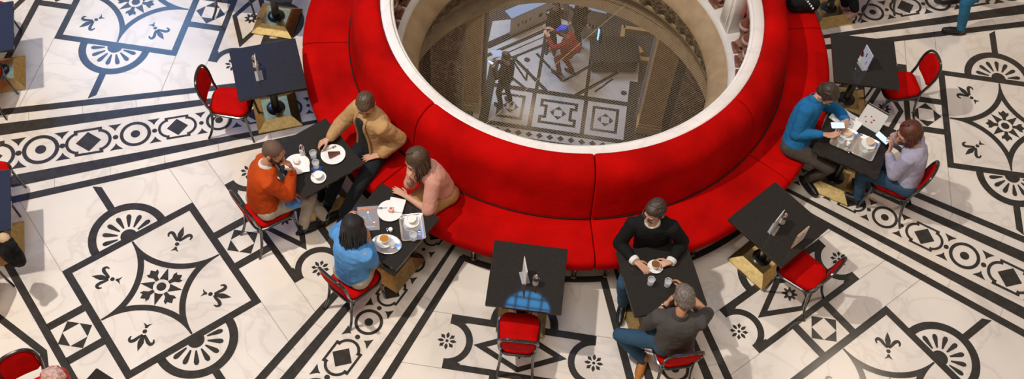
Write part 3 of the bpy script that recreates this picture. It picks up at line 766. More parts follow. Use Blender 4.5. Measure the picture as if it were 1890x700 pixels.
    # face parts
    for s in (-1, 1):
        e = MB(); e.ell((s * .032, .0785, .008), (.0125, .0085, .0095), 12, 0, X); e.ell((s * .032, .0855, .008), (.0060, .0024, .0062), 8, 1, X)
        e.build('eye', [M['eye'], M['iris']], b, off=O)
        e = MB(); e.tube([(s * .015, .0905, .024), (s * .033, .0915, .031), (s * .050, .079, .026)], [.004, .0055, .003], 6, 0, False, X, True); e.build('eyebrow', M[hair[1]] if hair[1] != 'h_grey' else M['h_dark'], b, off=O)
    e = MB(); e.tube([(-.022, .088, -.053), (0, .0965, -.052), (.022, .088, -.053)], [.003, .0055, .003], 6, 0, False, X, True); e.tube([(-.018, .088, -.060), (0, .095, -.061), (.018, .088, -.060)], [.003, .006, .003], 6, 0, False, X, True)
    e.build('lips', M['lips'], b, off=O)
    if hair[0] in ('short', 'cropped', 'messy'):
        h = shorthair(X, hair[0]).build('hair', M[hair[1]], root, off=O); remesh(h, .006, 1 if hair[0] != 'cropped' else 2, .004 if hair[0] != 'cropped' else 0, .012)
    else:
        longhair(X, **hair[2]).build('hair', M[hair[1]], root, off=O, angle=180)
    if beard:
        e = MB(); E = lambda c, r: e.ell(c, r, 14, 0, X)
        E((0, .058, -.084), (.042, .040, .036)); E((0, .090, -.040), (.030, .011, .008)); E((0, .090, -.072), (.022, .015, .013))
        for s in (-1, 1): E((s * .047, .030, -.060), (.025, .046, .038)); E((s * .066, .008, -.025), (.014, .020, .042)); E((s * .032, .076, -.060), (.014, .017, .026))
        h = e.build('beard', M[beard], root, off=O); remesh(h, .005, 2, .004, .02)
    if specs:
        e = MB()
        for s in (-1, 1):
            e.tube([(s * .033 + .023 * math.cos(2 * PI * j / 14), .099, .006 + .017 * math.sin(2 * PI * j / 14)) for j in range(14)], .0024, 6, 0, True, X)
            e.tube([(s * .056, .099, .010), (s * .076, .06, .012), (s * .080, -.012, .008)], .0022, 6, 0, False, X)
        e.tube([(-.010, .1, .010), (0, .104, .013), (.010, .1, .010)], .0022, 6, 0, False, X)
        e.build('spectacles', M['glassframe'], root, off=O)
    nkp = []
    def necking(mname, nm, r0, r1, z0, z1, tilt=.03):
        e = MB(); rg = []
        for t, rr in ((z0, r0), ((z0 + z1) / 2, (r0 + r1) / 2 + .004), (z1, r1), (z1 - .004, r1 - .012), (z0, r0 - .014)):
            c = N + ax * t
            rg.append([c + cr * rr * math.cos(2 * PI * j / 24) + cf * (rr * .95 * math.sin(2 * PI * j / 24)) - ax * (tilt * max(0, math.sin(2 * PI * j / 24))) for j in range(24)])
        e.rings(rg, 0, False); e.build(nm, M[mname], root, off=O)
    if collar: necking(collar[0], 'collar', .074 * fem, .063 * fem, -.004, collar[1] + .012)
    if shirt:   # shirt front seen in the opening of the jacket
        e = MB(); rg = []
        for t in (.04, .2, .4, .6, .78, .90, .97):
            a2 = R(paz + (caz - paz) * t); f = V((math.cos(a2), math.sin(a2), 0)); r = f.cross(ax).normalized(); f = ax.cross(r)
            w = .115 * (1.0 - .40 * t); dp = (.163, .163, .163, .163, .156, .132, .090)[(.04, .2, .4, .6, .78, .90, .97).index(t)]
            c = P + (N - P) * t - f * .03 * math.sin(PI * t)
            rg.append([c + r * w * x + f * (dp + dz) for x, dz in ((-1, -.025), (-.5, -.004), (0, .004), (.5, -.004), (1, -.025), (.6, -.06), (-.6, -.06))])
        e.rings(rg, 0, True); o = e.build('shirt', M[shirt], root, off=O); remesh(o, .008, 3, .008, .06)
        for s in (-1, 1):
            e = MB(); pts = []
            for t in (.03, .2, .4, .6, .78, .90, .99):
                a2 = R(paz + (caz - paz) * t); f = V((math.cos(a2), math.sin(a2), 0)); r = f.cross(ax).normalized(); f = ax.cross(r)
                dp = (.138, .136, .134, .136, .135, .112, .062)[(.03, .2, .4, .6, .78, .90, .99).index(t)]
                pts.append(P + (N - P) * t - f * .03 * math.sin(PI * t) + r * s * (.122 - .055 * t) + f * (dp + .012))
            e.tube(catmull(pts, 3), .013, 8, dome=True); e.build('jacket_front_edge', M[jacket], root, off=O)
    if cuffs:
        for E_, W_ in cuffset:
            e = MB(); d = (W_ - E_).normalized(); e.tube([W_ - d * .030, W_ - d * .004, W_ + d * .012], [.050, .049, .044], 16); e.build('cuff', M[cuffs], root, off=O)
    root['_w'] = 0; del root['_w']
    return root, O, X, cuffset

person('person', 'bearded man in orange sweater resting his chin on his hand', (-1.385, -3.565, .57), (-1.400, -3.446, 1.020), 72, 45, ((-1.345, -3.339, 1.170), 9.9, 22),
       dict(w=(-1.196, -3.349, 0.660), pole=(-1.696, -3.456, 0.600), curl=.3), dict(w=(-1.186, -3.303, 0.960), pole=(-1.069, -3.373, 0.700), d=(-.25, -.05, .9), n=(-.6, -.5, 0), curl=.75),
       dict(a=(-1.005, -3.175, 0.100), toe=70), dict(a=(-1.126, -3.373, 0.100), toe=60), 'skin2', ('cropped', 'h_shave'), 'c_orange', 't_beige', beard='beardm', collar=('c_white', .012))
person('person', 'man in beige jacket and dark tee reaching for cake', (-0.869, -2.420, 0.570), (-0.915, -2.435, 1.060), -112, -108, ((-0.947, -2.429, 1.200), -66.2, 38),
       dict(w=(-0.721, -2.552, 0.660), pole=(-0.540, -2.274, 0.700), d=(-.75, -.55, -.12), n=(0, 0, -1), curl=.22), dict(w=(-1.184, -2.745, 0.820), pole=(-1.392, -2.470, 0.500), d=(-.5, -.75, -.25), n=(.3, .1, -1), curl=.75),
       dict(a=(-0.877, -3.055, 0.110), toe=-73.2, pole=(-0.328, -3.353, 1.600)), dict(a=(-1.074, -3.042, 0.110), toe=-83.8), 'skin1', ('short', 'h_brown'), 'c_charcoal', 't_black',
       jacket='c_beige', shirt='c_charcoal', collar=('c_beige', .02))
person('person', 'long-haired woman in pale pink top and tan trousers leaning in', (-0.029, -2.525, 0.560), (-0.117, -2.659, 1.000), -100, -125, ((-0.201, -2.681, 1.130), -118.2, 28),
       dict(w=(-0.178, -2.889, 0.790), pole=(0.022, -2.954, 0.700), curl=.25), dict(w=(-0.196, -2.816, 0.960), pole=(-0.294, -2.726, 0.600), d=(-.2, .1, .9), n=(.3, .5, 0), curl=.9),
       dict(a=(-0.137, -2.911, 0.100), toe=-100), dict(a=(-0.304, -2.904, 0.100), toe=-100), 'skin1', ('long', 'h_brown', dict(length=.38, wave=.035, back=.5, n=320)), 'c_pink', 't_tan', 'shoe_b', fem=.86, sleeve=0.0, hem=.15)
person('person', 'black-haired woman in sky blue sweater, seen from behind', (-.225, -3.735, .57), (-0.237, -3.676, 1.020), 90, 80, ((-0.255, -3.615, 1.170), 95.2, 24),
       dict(w=(-0.424, -3.487, 0.960), pole=(-0.629, -3.508, 0.600), d=(.2, .1, .9), n=(.3, .3, 0), curl=.5), dict(w=(-0.137, -3.564, 0.960), pole=(-0.119, -3.452, 0.500), d=(-.25, .1, .9), n=(-.5, .2, 0), curl=.5),
       dict(a=(-0.506, -3.366, 0.100), toe=90), dict(a=(-0.279, -3.367, 0.100), toe=90), 'skin2', ('long', 'h_black', dict(length=.50, wave=.03, back=1.1, n=340)), 'c_blue', 't_beige', 'shoe_b', fem=.93, hem=-.16)
person('person', 'man in black sweater and spectacles looking aside over espresso', (2.021, -1.984, 0.570), (1.973, -2.085, 1.060), -48, -70, ((1.957, -2.042, 1.220), -106.3, 20),
       dict(w=(2.266, -2.183, 0.790), pole=(2.375, -1.710, 0.600), d=(-.55, -.55, -.1), n=(-.1, 0, -1), curl=.2), dict(w=(1.979, -2.351, 0.790), pole=(1.601, -2.200, 0.600), d=(.75, -.1, -.1), n=(.1, 0, -1), curl=.25),
       dict(a=(2.350, -1.997, 0.100), toe=-50), dict(a=(2.001, -2.429, 0.100), toe=-70, pole=(1.901, -2.665, 1.200)), 'skin1', ('messy', 'h_dark'), 'c_black', 't_jeans', 'shoe_b', specs=True, collar=('c_white', .015), cuffs='c_white', beard=None)
_, O6, X6, cf6 = person('person', 'grey-haired man in dark grey polo and jeans, seen from behind', (2.625, -2.79, .58), (2.606, -2.804, 1.040), 130, 112, ((2.570, -2.682, 1.160), 138.0, 28),
       dict(w=(2.431, -2.621, 0.850), pole=(2.366, -2.840, 0.720), d=(.15, .8, .25), n=(.7, 0, -.2), curl=.55), dict(w=(2.538, -2.431, 0.860), pole=(2.790, -2.394, 0.720), d=(-.8, .5, .1), n=(-.4, -.3, -.4), curl=.5),
       dict(a=(2.442, -2.856, 0.100), toe=-78.3, tip=12, pole=(2.179, -2.911, 0.750)), dict(a=(2.487, -2.399, 0.100), toe=130), 'skin2', ('short', 'h_grey'), 'c_grey', 't_jeans', 'shoe_t', sleeve=0.0, specs=True, collar=('c_grey', .03), belly=.015)
person('person', 'man in bright blue shirt bent over his phone', (2.721, -0.063, 0.570), (2.686, 0.151, 1.000), -8, -10, ((2.769, 0.217, 1.100), -12.1, 42),
       dict(w=(3.068, 0.232, 0.860), pole=(2.744, 0.617, 0.600), d=(.1, -.8, 0), n=(-.3, -.4, -.6), curl=.6), dict(w=(2.923, -0.073, 0.860), pole=(2.821, -0.211, 0.600), d=(.8, .35, .1), n=(.2, .3, .9), curl=.45),
       dict(a=(3.176, 0.313, 0.100), toe=-10), dict(a=(2.981, -0.062, 0.100), toe=-30), 'skin1', ('short', 'h_dark'), 'c_teal', 't_grey', 'shoe_b', collar=('c_teal', .03))
person('person', 'woman in lavender sweater and jeans holding a phone', (3.86, .10, .57), (3.766, 0.156, 1.020), 182, 175, ((3.647, 0.162, 1.140), -132.7, 30),
       dict(w=(3.570, 0.039, 0.900), pole=(3.549, -0.007, 0.600), d=(-.1, .35, .7), n=(-.5, .2, -.1), curl=.6), dict(w=(3.592, 0.176, 0.940), pole=(3.782, 0.865, 0.500), d=(-.3, 0, .8), n=(-.4, -.5, 0), curl=.6),
       dict(a=(3.537, 0.008, 0.100), toe=180), dict(a=(3.550, 0.220, 0.100), toe=180), 'skin1', ('long', 'h_red', dict(length=.20, wave=.03, back=.5, n=300)), 'c_lav', 't_jeans', 'shoe_b', fem=.88)
# walker and the seated guest cut by the upper edge
wp = V((3.723, 2.973, 0.000)); wd = V((math.cos(R(200)), math.sin(R(200)), 0))
person('person', 'walking person in blue jeans and dark sneakers, cut by the top edge', wp + V((.02, .12, .90)) , wp + V((0, .14, 1.42)), 205, 205, (tuple(wp + V((-.02, .13, 1.60))), 205, 10),
       dict(w=wp + V((-.2, -.12, 1.1)), curl=.4), dict(w=wp + V((-.2, .42, 1.1)), curl=.4),
       dict(a=wp + V((0, .0, .10)), toe=205, pole=wp + V((-1, -.4, .6))), dict(a=(3.523, 3.348, 0.200), toe=205, tip=20, pole=wp + V((-1.5, .2, .6))), 'skin1', ('short', 'h_dark'), 'c_charcoal', 't_jeans2', 'shoe_b', standing=True, fine=False)
pb = V((2.66, 2.76, .56))
person('person', 'seated guest in black trousers and pink sneakers at the top edge', pb, pb + V((-.05, -.05, .50)), 225, 225, (tuple(pb + V((-.09, -.09, .66))), 225, 20),
       dict(w=pb + V((-.3, -.15, .24)), curl=.3), dict(w=pb + V((-.15, -.3, .24)), curl=.3),
       dict(a=(2.543, 2.543, 0.100), toe=-117.7), dict(a=(2.412, 2.561, 0.100), toe=-121.3), 'skin1', ('short', 'h_dark'), 'c_black', 't_black', 'shoe_p', fem=.9, fine=False)

# ------------------------------------------------------------------ things on the tables
TZ = .7505
def at(p, z=TZ): return (p[0], p[1], z)
first = {}
def put(kind, maker, label, cat, loc, rz=0, group=None, name=None):
    if kind not in first:
        t = thing(name or kind, label, cat, loc, rz, group); maker(t); first[kind] = t
    else: t = dup(first[kind], loc, rz, label, group)
    return t
def mk_shaker(t):
    a = MB(); a.lathe([(.028, 0), (.030, .004), (.030, .015), (.026, .04), (.027, .062), (.030, .085), (.030, .100), (.026, .108)], 20); a.build('jar', M['glass'], t)
    a = MB(); a.lathe([(.028, .004), (.0285, .015), (.025, .04), (.026, .062), (.0285, .085), (.027, .092)], 18); a.build('sugar_fill', M['sugar'], t)
    a = MB(); a.lathe([(.031, .092), (.031, .108), (.027, .130), (.017, .152), (.008, .164), (.003, .167)], 20); a.build('cap', M['chrome'], t)
for p, l in (((1.308, -3.029, 0.750), 'sugar shaker with chrome cap on the table reflecting the blue window'), ((2.979, -1.190, 0.750), 'sugar shaker behind the menu holder beside the framed notice'),
             ((-2.391, -2.364, 0.750), 'sugar shaker hidden behind menu cards on the empty table by the bench'), ((-1.319, -3.004, 0.750), 'sugar shaker with silver cap beside the bearded man'),
             ((2.901, 1.173, 0.750), 'sugar shaker behind the blue-white menu')):
    put('sugar_shaker', mk_shaker, l, 'sugar shaker', at(p), 0, 'sugar shakers')
def mk_holder(t):
    a = MB(); slab(a, .13, .075, 0, .004, .004, .001); a.box((0, .010, .045), (.125, .003, .09)); a.build('stand', M['acrylic'], t)
def mk_menu(t):
    a = MB(); a.box((0, 0, .125), (.165, .0025, .245)); a.box((.004, -.005, .12), (.155, .0025, .235)); a.build('leaf', M['paper'], t)
    a = MB(); a.box((-.02, .0016, .175), (.06, .0008, .008)); a.box((-.025, .0016, .10), (.05, .0008, .006)); a.box((.0, -.0072, .15), (.07, .0008, .007)); a.build('print', M['ink'], t)
holders = [((1.193, -3.029, 0.750), -50.3, 'table reflecting the blue window'), ((2.943, -1.306, 0.750), -97.7, 'table with the framed notice'),
           ((-2.284, -2.448, 0.750), -46.7, 'empty table above the bearded man'), ((2.948, 1.114, 0.750), 135.1, 'table behind the couple with trays')]
for i, (p, a, l) in enumerate(holders):
    put('menu_holder', mk_holder, 'clear acrylic menu holder on the ' + l, 'menu holder', at(p), R(a + 4), 'acrylic menu holders')
    m = put('menu_card', mk_menu, ('white menu cards standing in the holder on the ' if i < 3 else 'blue-white menu standing in the holder on the ') + l, 'menu', at(p, TZ + .0045), R(a), 'standing menu cards')
bm = MB(); bm.box((0, .0030, .125), (.166, .001, .24)); o = bm.build('cover', M['paper_blue'], m)
bm = MB(); bm.box((.01, .0040, .16), (.012, .001, .055)); bm.box((-.03, .0040, .075), (.012, .001, .05)); bm.build('print', M['ink'], m)
# framed notice
t = thing('framed_notice', 'small standing notice in a light wooden frame on the empty table', 'sign', at((3.194, -1.332, 0.750)), R(71.5))
a = MB(); a.box((0, 0, .115), (.165, .012, .23)); a.build('frame', M['wood'], t)
a = MB(); a.box((0, -.0068, .115), (.150, .002, .214)); a.build('sheet', M['paper'], t)
a = MB()
for k, (w, z) in enumerate(((.022, .19), (.10, .150), (.085, .136), (.10, .092), (.09, .080))): a.box((.0, -.0082, z), (w, .001, .004 if k else .014))
a.build('print_marks', M['ink'], t)
# plates, cups, cake
def mk_plate(t):
    a = MB(); a.lathe([(.05, 0), (.055, .004), (.085, .010), (.118, .018), (.120, .020), (.117, .021), (.085, .0135), (.06, .009), (.001, .008)], 36); a.build('dish', M['porcelain'], t)
put('dinner_plate', mk_plate, 'white plate holding a slice of chocolate cake', 'plate', at((-1.069, -2.851, 0.750)), 0, 'round white plates')
put('dinner_plate', mk_plate, 'white plate under a folded napkin by the bearded man', 'plate', at((-1.290, -3.130, 0.750)), 0, 'round white plates')
put('dinner_plate', mk_plate, 'white plate with a small pink cake between the women', 'plate', at((-0.239, -3.093, 0.750)), 0, 'round white plates')
t = thing('cake_slice', 'wedge of chocolate cake on a white plate', 'cake', at((-1.057, -2.851, 0.750), TZ + .009), R(-129.9))
a = MB(); a.prism([(-.062, 0), (.052, -.030), (.056, 0), (.052, .030)], 0, .040); a.build('sponge', M['choc'], t, smooth=False)
a = MB(); a.prism([(-.063, 0), (.053, -.031), (.057, 0), (.053, .031)], .040, .044); a.build('icing', mat('glossy chocolate icing', (.10, .03, .015), .25), t, smooth=False)
def mk_napkin(t):
    a = MB(); n = 9; g = [[(-.075 + .15 * i / (n - 1), -.075 + .15 * j / (n - 1), .002 + .003 * math.sin(i * .9 + j * .7)) for i in range(n)] for j in range(n)]
    vs = [p for r_ in g for p in r_] + [(p[0], p[1], p[2] - .002) for r_ in g for p in r_]; N_ = n * n
    fs = []
    for j in range(n - 1):
        for i in range(n - 1): k = j * n + i; fs += [(k, k + 1, k + n + 1, k + n), (N_ + k, N_ + k + n, N_ + k + n + 1, N_ + k + 1)]
    bd = [(i, i + 1) for i in range(n - 1)] + [(n - 1 + n * j, n - 1 + n * (j + 1)) for j in range(n - 1)] + [(N_ - 1 - i, N_ - 2 - i) for i in range(n - 1)] + [(n * (n - 1 - j), n * (n - 2 - j)) for j in range(n - 1)]
    fs += [(a_, N_ + a_, N_ + b_, b_) for a_, b_ in bd]
    a.add(vs, fs); a.build('sheet', M['paper'], t)
put('napkin', mk_napkin, 'white paper napkin on the plate beside the bearded man', 'napkin', at((-1.239, -3.128, 0.750), TZ + .022), R(40), 'paper napkins')
put('napkin', mk_napkin, 'white paper napkin tucked beside the pink cake', 'napkin', at((-0.222, -3.009, 0.750), TZ + .024), R(20), 'paper napkins')
t = thing('meringue', 'pale cream pastry on the napkin beside the bearded man', 'pastry', at((-1.302, -3.122, 0.750), TZ + .028), 0)
a = MB(); a.ell((0, 0, .018), (.036, .030, .020)); a.ell((.012, .01, .03), (.02, .02, .014)); a.build('crust', M['cream'], t)
t = thing('petit_four', 'small pink cake cube topped with an orange berry', 'cake', at((-0.231, -3.087, 0.750), TZ + .009), R(15))
a = MB(); a.box((0, 0, .019), (.042, .042, .038), bev=.004); a.build('sponge', M['pinkcake'], t)
a = MB(); a.ell((-.004, .004, .046), (.010, .010, .010)); a.build('berry', M['orange'], t)
def mk_cutlery(kind):
    def f(t):
        a = MB(); a.tube([(-.07, 0, .004), (0, 0, .007), (.045, 0, .004)], [.004, .0025, .002], 6, dome=True)
        if kind == 'spoon': a.ell((.060, 0, .005), (.018, .011, .004))
        else:
            a.box((.050, 0, .004), (.016, .018, .0025))
            for k in (-1, 0, 1): a.box((.070, k * .007, .004), (.030, .003, .002))
        a.build('metal', M['chrome'], t)
    return f
put('fork', mk_cutlery('fork'), 'fork lying on the plate with chocolate cake', 'fork', at((-1.143, -2.829, 0.750), TZ + .018), R(59.8), 'dessert forks')
put('fork', mk_cutlery('fork'), 'fork lying beside the pink cake', 'fork', at((-0.282, -3.084, 0.750), TZ + .018), R(-144.1), 'dessert forks')
put('spoon', mk_cutlery('spoon'), 'spoon on the tray with the covered cup', 'spoon', at((0.064, -3.155, 0.750), TZ + .014), R(19.2), 'teaspoons')
put('spoon', mk_cutlery('spoon'), 'spoon leaning out over the oval tray rim', 'spoon', at((-0.105, -3.325, 0.750), TZ + .016), R(129.1), 'teaspoons')
put('spoon', mk_cutlery('spoon'), 'spoon poking over the corner of the tray nearest the blue-shirted man', 'spoon', at((3.206, -0.004, 0.750), TZ + .016), R(-66.9), 'teaspoons')
def mk_saucer(t):
    a = MB(); a.lathe([(.035, 0), (.04, .003), (.066, .012), (.074, .016), (.0735, .018), (.05, .009), (.03, .006), (.001, .006)], 32); a.build('dish', M['porcelain'], t)
def mk_cup(drink):
    def f(t):
        a = MB(); a.lathe([(.020, 0), (.022, .003), (.030, .015), (.040, .040), (.044, .060), (.0425, .0605), (.038, .040), (.028, .016), (.001, .010)], 28); b = a.build('bowl', M['porcelain'], t)
        a = MB(); a.tube(catmull([(.041, 0, .050), (.060, 0, .050), (.064, 0, .034), (.052, 0, .020), (.034, 0, .022)], 4), .0042, 7); a.build('handle', M['porcelain'], t)
        a = MB(); a.lathe([(.0395, .0490), (.041, .0515), (.001, .052)], 28); a.build('drink', M[drink], t)
    return f
cups = [((-1.029, -3.143, 0.750), 0, 'porcelain', 'on the black table near the cake plate'), ((-0.091, -3.400, 0.750), .010, 'tea', 'on the oval tray'), ((2.163, -2.289, 0.750), 0, 'coffee', 'held by the man in black'),
        ((3.133, 0.126, 0.750), .010, 'milkfoam', 'on the tray nearest the blue-shirted man'), ((3.365, 0.147, 0.750), .010, 'milkfoam', 'on the tray nearest the lavender sweater'), ((-0.001, -3.084, 0.750), .010, 'cream', 'on the tray with a spoon')]
for i, (p, dz, d, l) in enumerate(cups):
    if d != 'porcelain' or True:
        put('saucer', mk_saucer, 'white saucer ' + l, 'saucer', at(p, TZ + dz), 0, 'white saucers')
        put('coffee_cup', mk_cup(d), 'white cup ' + l, 'cup', at(p, TZ + dz + .0065), R((200, 60, -20, 30, 120, 75)[i]), 'white coffee cups') if d not in first else None
        first.pop('coffee_cup', None)
# glasses of water
def mk_glass(t):
    a = MB(); a.lathe([(.026, 0), (.028, .003), (.030, .03), (.034, .085), (.0325, .086), (.029, .03), (.0265, .010), (.001, .008)], 20); g_ = a.build('tumbler', M['glass'], t); a = MB(); a.tube([(.0333 * math.cos(2 * PI * j / 22), .0333 * math.sin(2 * PI * j / 22), .086) for j in range(22)], .0016, 5, 0, True); a.build('rim', M['glassrim'], g_); a = MB(); a.lathe([(.026, 0.0005), (.027, .007), (.001, .007)], 20); a.build('foot', M['glassrim'], g_)
    a = MB(); a.lathe([(.0258, .011), (.0283, .03), (.0308, .060), (.001, .060)], 20); a.build('water', M['glass'], t)
for p, l in (((-1.212, -2.973, 0.750), 'water glass behind another glass beside the sugar shaker'), ((-1.122, -3.052, 0.750), 'water glass standing on the blue coaster by the small cup'), ((2.202, -2.467, 0.750), 'water glass in front of the espresso, nobody touching it'),
             ((2.341, -2.399, 0.750), 'water glass by the hand of the grey-haired man'), ((0.117, -3.233, 0.750), 'water glass at the tray edge beside the spoon'), ((-0.002, -3.398, 0.750), 'water glass on the oval silver tray'),
             ((3.116, -0.029, 0.750), 'water glass at the front corner of the blue-shirted man\'s tray'), ((3.354, -0.012, 0.750), 'water glass at the front corner of the tray by the lavender sweater')):
    put('water_glass', mk_glass, l, 'glass', at(p, TZ + (.011 if 'tray' in l else .002 if 'coaster' in l else 0)), 0, 'water glasses')
a = MB(); slab(a, .085, .085, 0, .002, .01, .0005)
o = a.build('coaster', mat('blue coaster', (.02, .07, .30), .4)); o.location = at((-1.110, -3.060, 0.750)); tag(o, 'dark blue coaster under the front water glass', 'coaster')
# creamers
def mk_cream(t):
    a = MB(); a.lathe([(.016, 0), (.018, .003), (.021, .02), (.019, .035), (.020, .040), (.018, .040), (.001, .034)], 18); a.build('pot', M['porcelain'], t)
put('creamer', mk_cream, 'tiny white creamer standing beside the oval tray', 'creamer', at((-0.114, -3.268, 0.750)), 0, 'creamers')
put('creamer', mk_cream, 'tiny white creamer on the tray of the blue-shirted man', 'creamer', at((3.184, 0.022, 0.750), TZ + .012), 0, 'creamers')
# trays
def mk_tray(t):
    a = MB(); w, d = .225, .285
    def ring(s, z): return [V((p[0], p[1], z)) for p in rrect(w + s, d + s, .030, 5)]
    a.rings([ring(-.030, 0), ring(-.012, .006), ring(0, .016), ring(.006, .018), ring(.004, .020), ring(-.006, .018), ring(-.020, .009), ring(-.040, .005)], 0, True); a.build('dish', M['silver'], t)
put('serving_tray', mk_tray, 'rectangular silver tray with covered cup and spoon, before the woman in pink', 'tray', at((0.036, -3.131, 0.750)), R(-50.0 - 90), 'rectangular silver trays')
put('serving_tray', mk_tray, 'rectangular silver tray with cup, before the man in blue', 'tray', at((3.126, 0.082, 0.750)), R(-88.4 - 90), 'rectangular silver trays')
put('serving_tray', mk_tray, 'rectangular silver tray with cup, before the lavender sweater woman', 'tray', at((3.356, 0.093, 0.750)), R(-89.1 - 90), 'rectangular silver trays')
t = thing('oval_tray', 'oval silver tray with a cup of amber coffee', 'tray', at((-0.061, -3.408, 0.750)), R(19.3))
a = MB(); a.lathe([(.095, 0), (.105, .004), (.118, .014), (.122, .016), (.119, .017), (.100, .007), (.001, .005)], 40, sx=1.15, sy=.86); a.build('dish', M['silver'], t)
# printed matter
t = thing('magazine', 'grey illustrated magazine with an orange headline beside the woman in blue', 'magazine', at((-0.366, -3.266, 0.750)), R(117.6 - 90 + 10))
a = MB(); a.box((0, 0, .004), (.20, .27, .008), bev=.001); a.build('cover', mat('grey cover', (.27, .26, .27), .35), t)
a = MB()
for k in range(10): a.box((-.078 + .0165 * k, .112, .0083), (.011, .014 + .004 * (k % 3 == 0), .0008))
for x, y in ((-.055, -.045), (.052, -.05)): a.tube([(x + .030 * math.cos(2 * PI * j / 18), y + .030 * math.sin(2 * PI * j / 18), .0085) for j in range(18)], .0025, 4, 0, True)
a.build('print_marks', M['orangeink'], t)
a = MB(); a.ell((0, .065, .0085), (.010, .012, .001)); a.ell((-.055, -.045, .0085), (.010, .010, .001)); a.ell((.052, -.05, .0085), (.009, .009, .001)); a.build('white_dots', M['paper'], t)  # small white ovals on the cover
a = MB()
for q in ([(-.01, .05), (-.03, .0), (-.045, .02)], [(0, .05), (.012, .0), (.045, -.06)], [(-.03, .0), (.012, -.01), (-.02, -.06)]): a.tube([(x, y, .0085) for x, y in q], .006, 4)
a.box((.0, -.095, .0083), (.12, .012, .0008)); a.build('drawing', mat('pale blue drawing', (.35, .45, .58), .4), t)
def mk_leaflet(t):
    a = MB(); a.box((-.077, 0, .004), (.152, .215, .003), X=Matrix.Rotation(R(3), 4, 'Y')); a.box((.077, 0, .004), (.152, .215, .003), X=Matrix.Rotation(R(-3), 4, 'Y')); a.build('leaf', M['paper'], t)
    a = MB(); a.box((-.03, -.02, .0115), (.03, .010, .001)); a.box((.05, .05, .0115), (.05, .006, .001)); a.build('print', M['redink'], t)
    a = MB(); a.box((-.10, .06, .0155), (.06, .008, .001)); a.box((.06, -.03, .0125), (.012, .012, .001)); a.build('print_marks', M['ink'], t)
put('menu_leaflet', mk_leaflet, 'open white menu lying by the blue-shirted man\'s hands', 'menu', at((3.062, 0.327, 0.750)), R(-10.3), 'open white menus')
t = thing('menu_board', 'tilted light grey menu leaflet with coloured pictures, between the phones', 'menu', at((3.278, 0.351, 0.750)), R(-7.3))
Xl = Matrix.Rotation(R(48), 4, 'X')
a = MB(); a.box((0, .105, .0), (.24, .21, .003), X=Xl); a.box((0, .10, -.003), (.235, .20, .002), X=Matrix.Translation((0, .27, 0)) @ Matrix.Rotation(R(125), 4, 'X')); a.build('leaf', M['paper_grey'], t)
a = MB(); a.box((-.07, .09, .002), (.014, .016, .001), X=Xl); a.build('picture', M['redink'], t); a = MB(); a.box((.01, .07, .002), (.02, .02, .001), X=Xl); a.build('picture', M['redink'], t)
a = MB(); a.box((-.02, .12, .002), (.012, .012, .001), X=Xl); a.box((.02, .10, .002), (.02, .012, .001), X=Xl); a.box((-.04, .05, .002), (.012, .012, .001), X=Xl); a.build('print_marks', M['ink'], t)
def mk_phone(t):
    a = MB(); slab(a, .075, .155, 0, .008, .012, .002); a.build('case', M['phone'], t)
    a = MB(); slab(a, .068, .146, .0081, .0086, .010, .0001); a.build('screen', M['screen'], t)
t = put('phone', mk_phone, 'lit phone held by the man in the blue shirt', 'phone', (3.014, 0.079, 0.900), R(36.3 - 90), 'lit phones')
t.rotation_euler = (R(-6), R(12), t.rotation_euler[2])
t = put('phone', mk_phone, 'lit phone held by the woman in lavender', 'phone', (3.454, 0.212, 0.860), R(-11.1 - 90), 'lit phones')
t.rotation_euler = (R(-14), R(4), t.rotation_euler[2])
# wristwatch on the grey-haired man
E_, W_ = cf6[0]; d = (W_ - E_).normalized(); c = W_ - d * .035
t = [o for o in bpy.data.objects if o.name.startswith('person') and o.get('label', '').startswith('grey-haired')][0]
a = MB(); a.tube([c - d * .010, c + d * .010], [.0335, .0335], 18); a.build('watch_strap', M['phone'], t, off=O6)
a = MB(); a.ell(c + V((-.016, -.010, .027)), (.017, .017, .010), 12); a.build('watch_face', M['chrome'], t, off=O6)
# clothes and bags lying about
def blob(name, label, cat, pts, m, vox=.012, disp=.03, ds=.09):
    a = MB()
    for p, r in pts: a.ell(p, r, 14)
    o = a.build('cloth', M[m]); remesh(o, vox, 3, disp, ds)
    c = pts[0][0]; t = thing(name, label, cat, (c[0], c[1], 0)); o.parent = t; o.data.transform(Matrix.Translation((-c[0], -c[1], 0))); return t
q = V((-1.163, -3.429, 0.600)); blob('scarf', 'bright blue garment lying in the lap of the bearded man', 'garment', [(q, (.09, .07, .035)), (q + V((.05, .03, -.01)), (.05, .05, .03))], 'c_blue', .010, .03)
q = V((-2.894, -5.300, 0.860)); t = blob('coat', 'black coat slung over a chair at the edge of the picture', 'coat', [(q + V((.02, .05, 0)), (.10, .06, .10)), (q + V((0, .03, -.18)), (.14, .08, .18)), (q + V((.06, -.03, -.05)), (.05, .05, .10))], 'c_black', .012, .05)
a = MB(); a.ell((-.02, .0, .93), (.06, .05, .05)); a.build('lining', mat('beige lining', (.50, .36, .22), .8), t)
q = V((-1.606, -6.000, 0.860)); a = MB(); a.ell(q, (.13, .11, .09), 18); o = a.build('cloth', mat('crumpled red fabric', (.55, .03, .02), .6, noise=.4, nscale=14)); remesh(o, .008, 2, .035, .05)
t = thing('bag', 'red bag under crumpled clear wrapping at the bottom edge', 'bag', (q.x, q.y, 0)); o.parent = t; o.data.transform(Matrix.Translation((-q.x, -q.y, 0)))
a = MB(); a.ell((0, 0, q.z + .045), (.105, .085, .075), 18); o = a.build('wrapping', mat('crumpled clear wrap', (.72, .62, .58), .25, noise=1, nscale=25, col2=(.55, .25, .2), bump=1, bscale=40, alpha=.75), t); remesh(o, .007, 1, .04, .04)
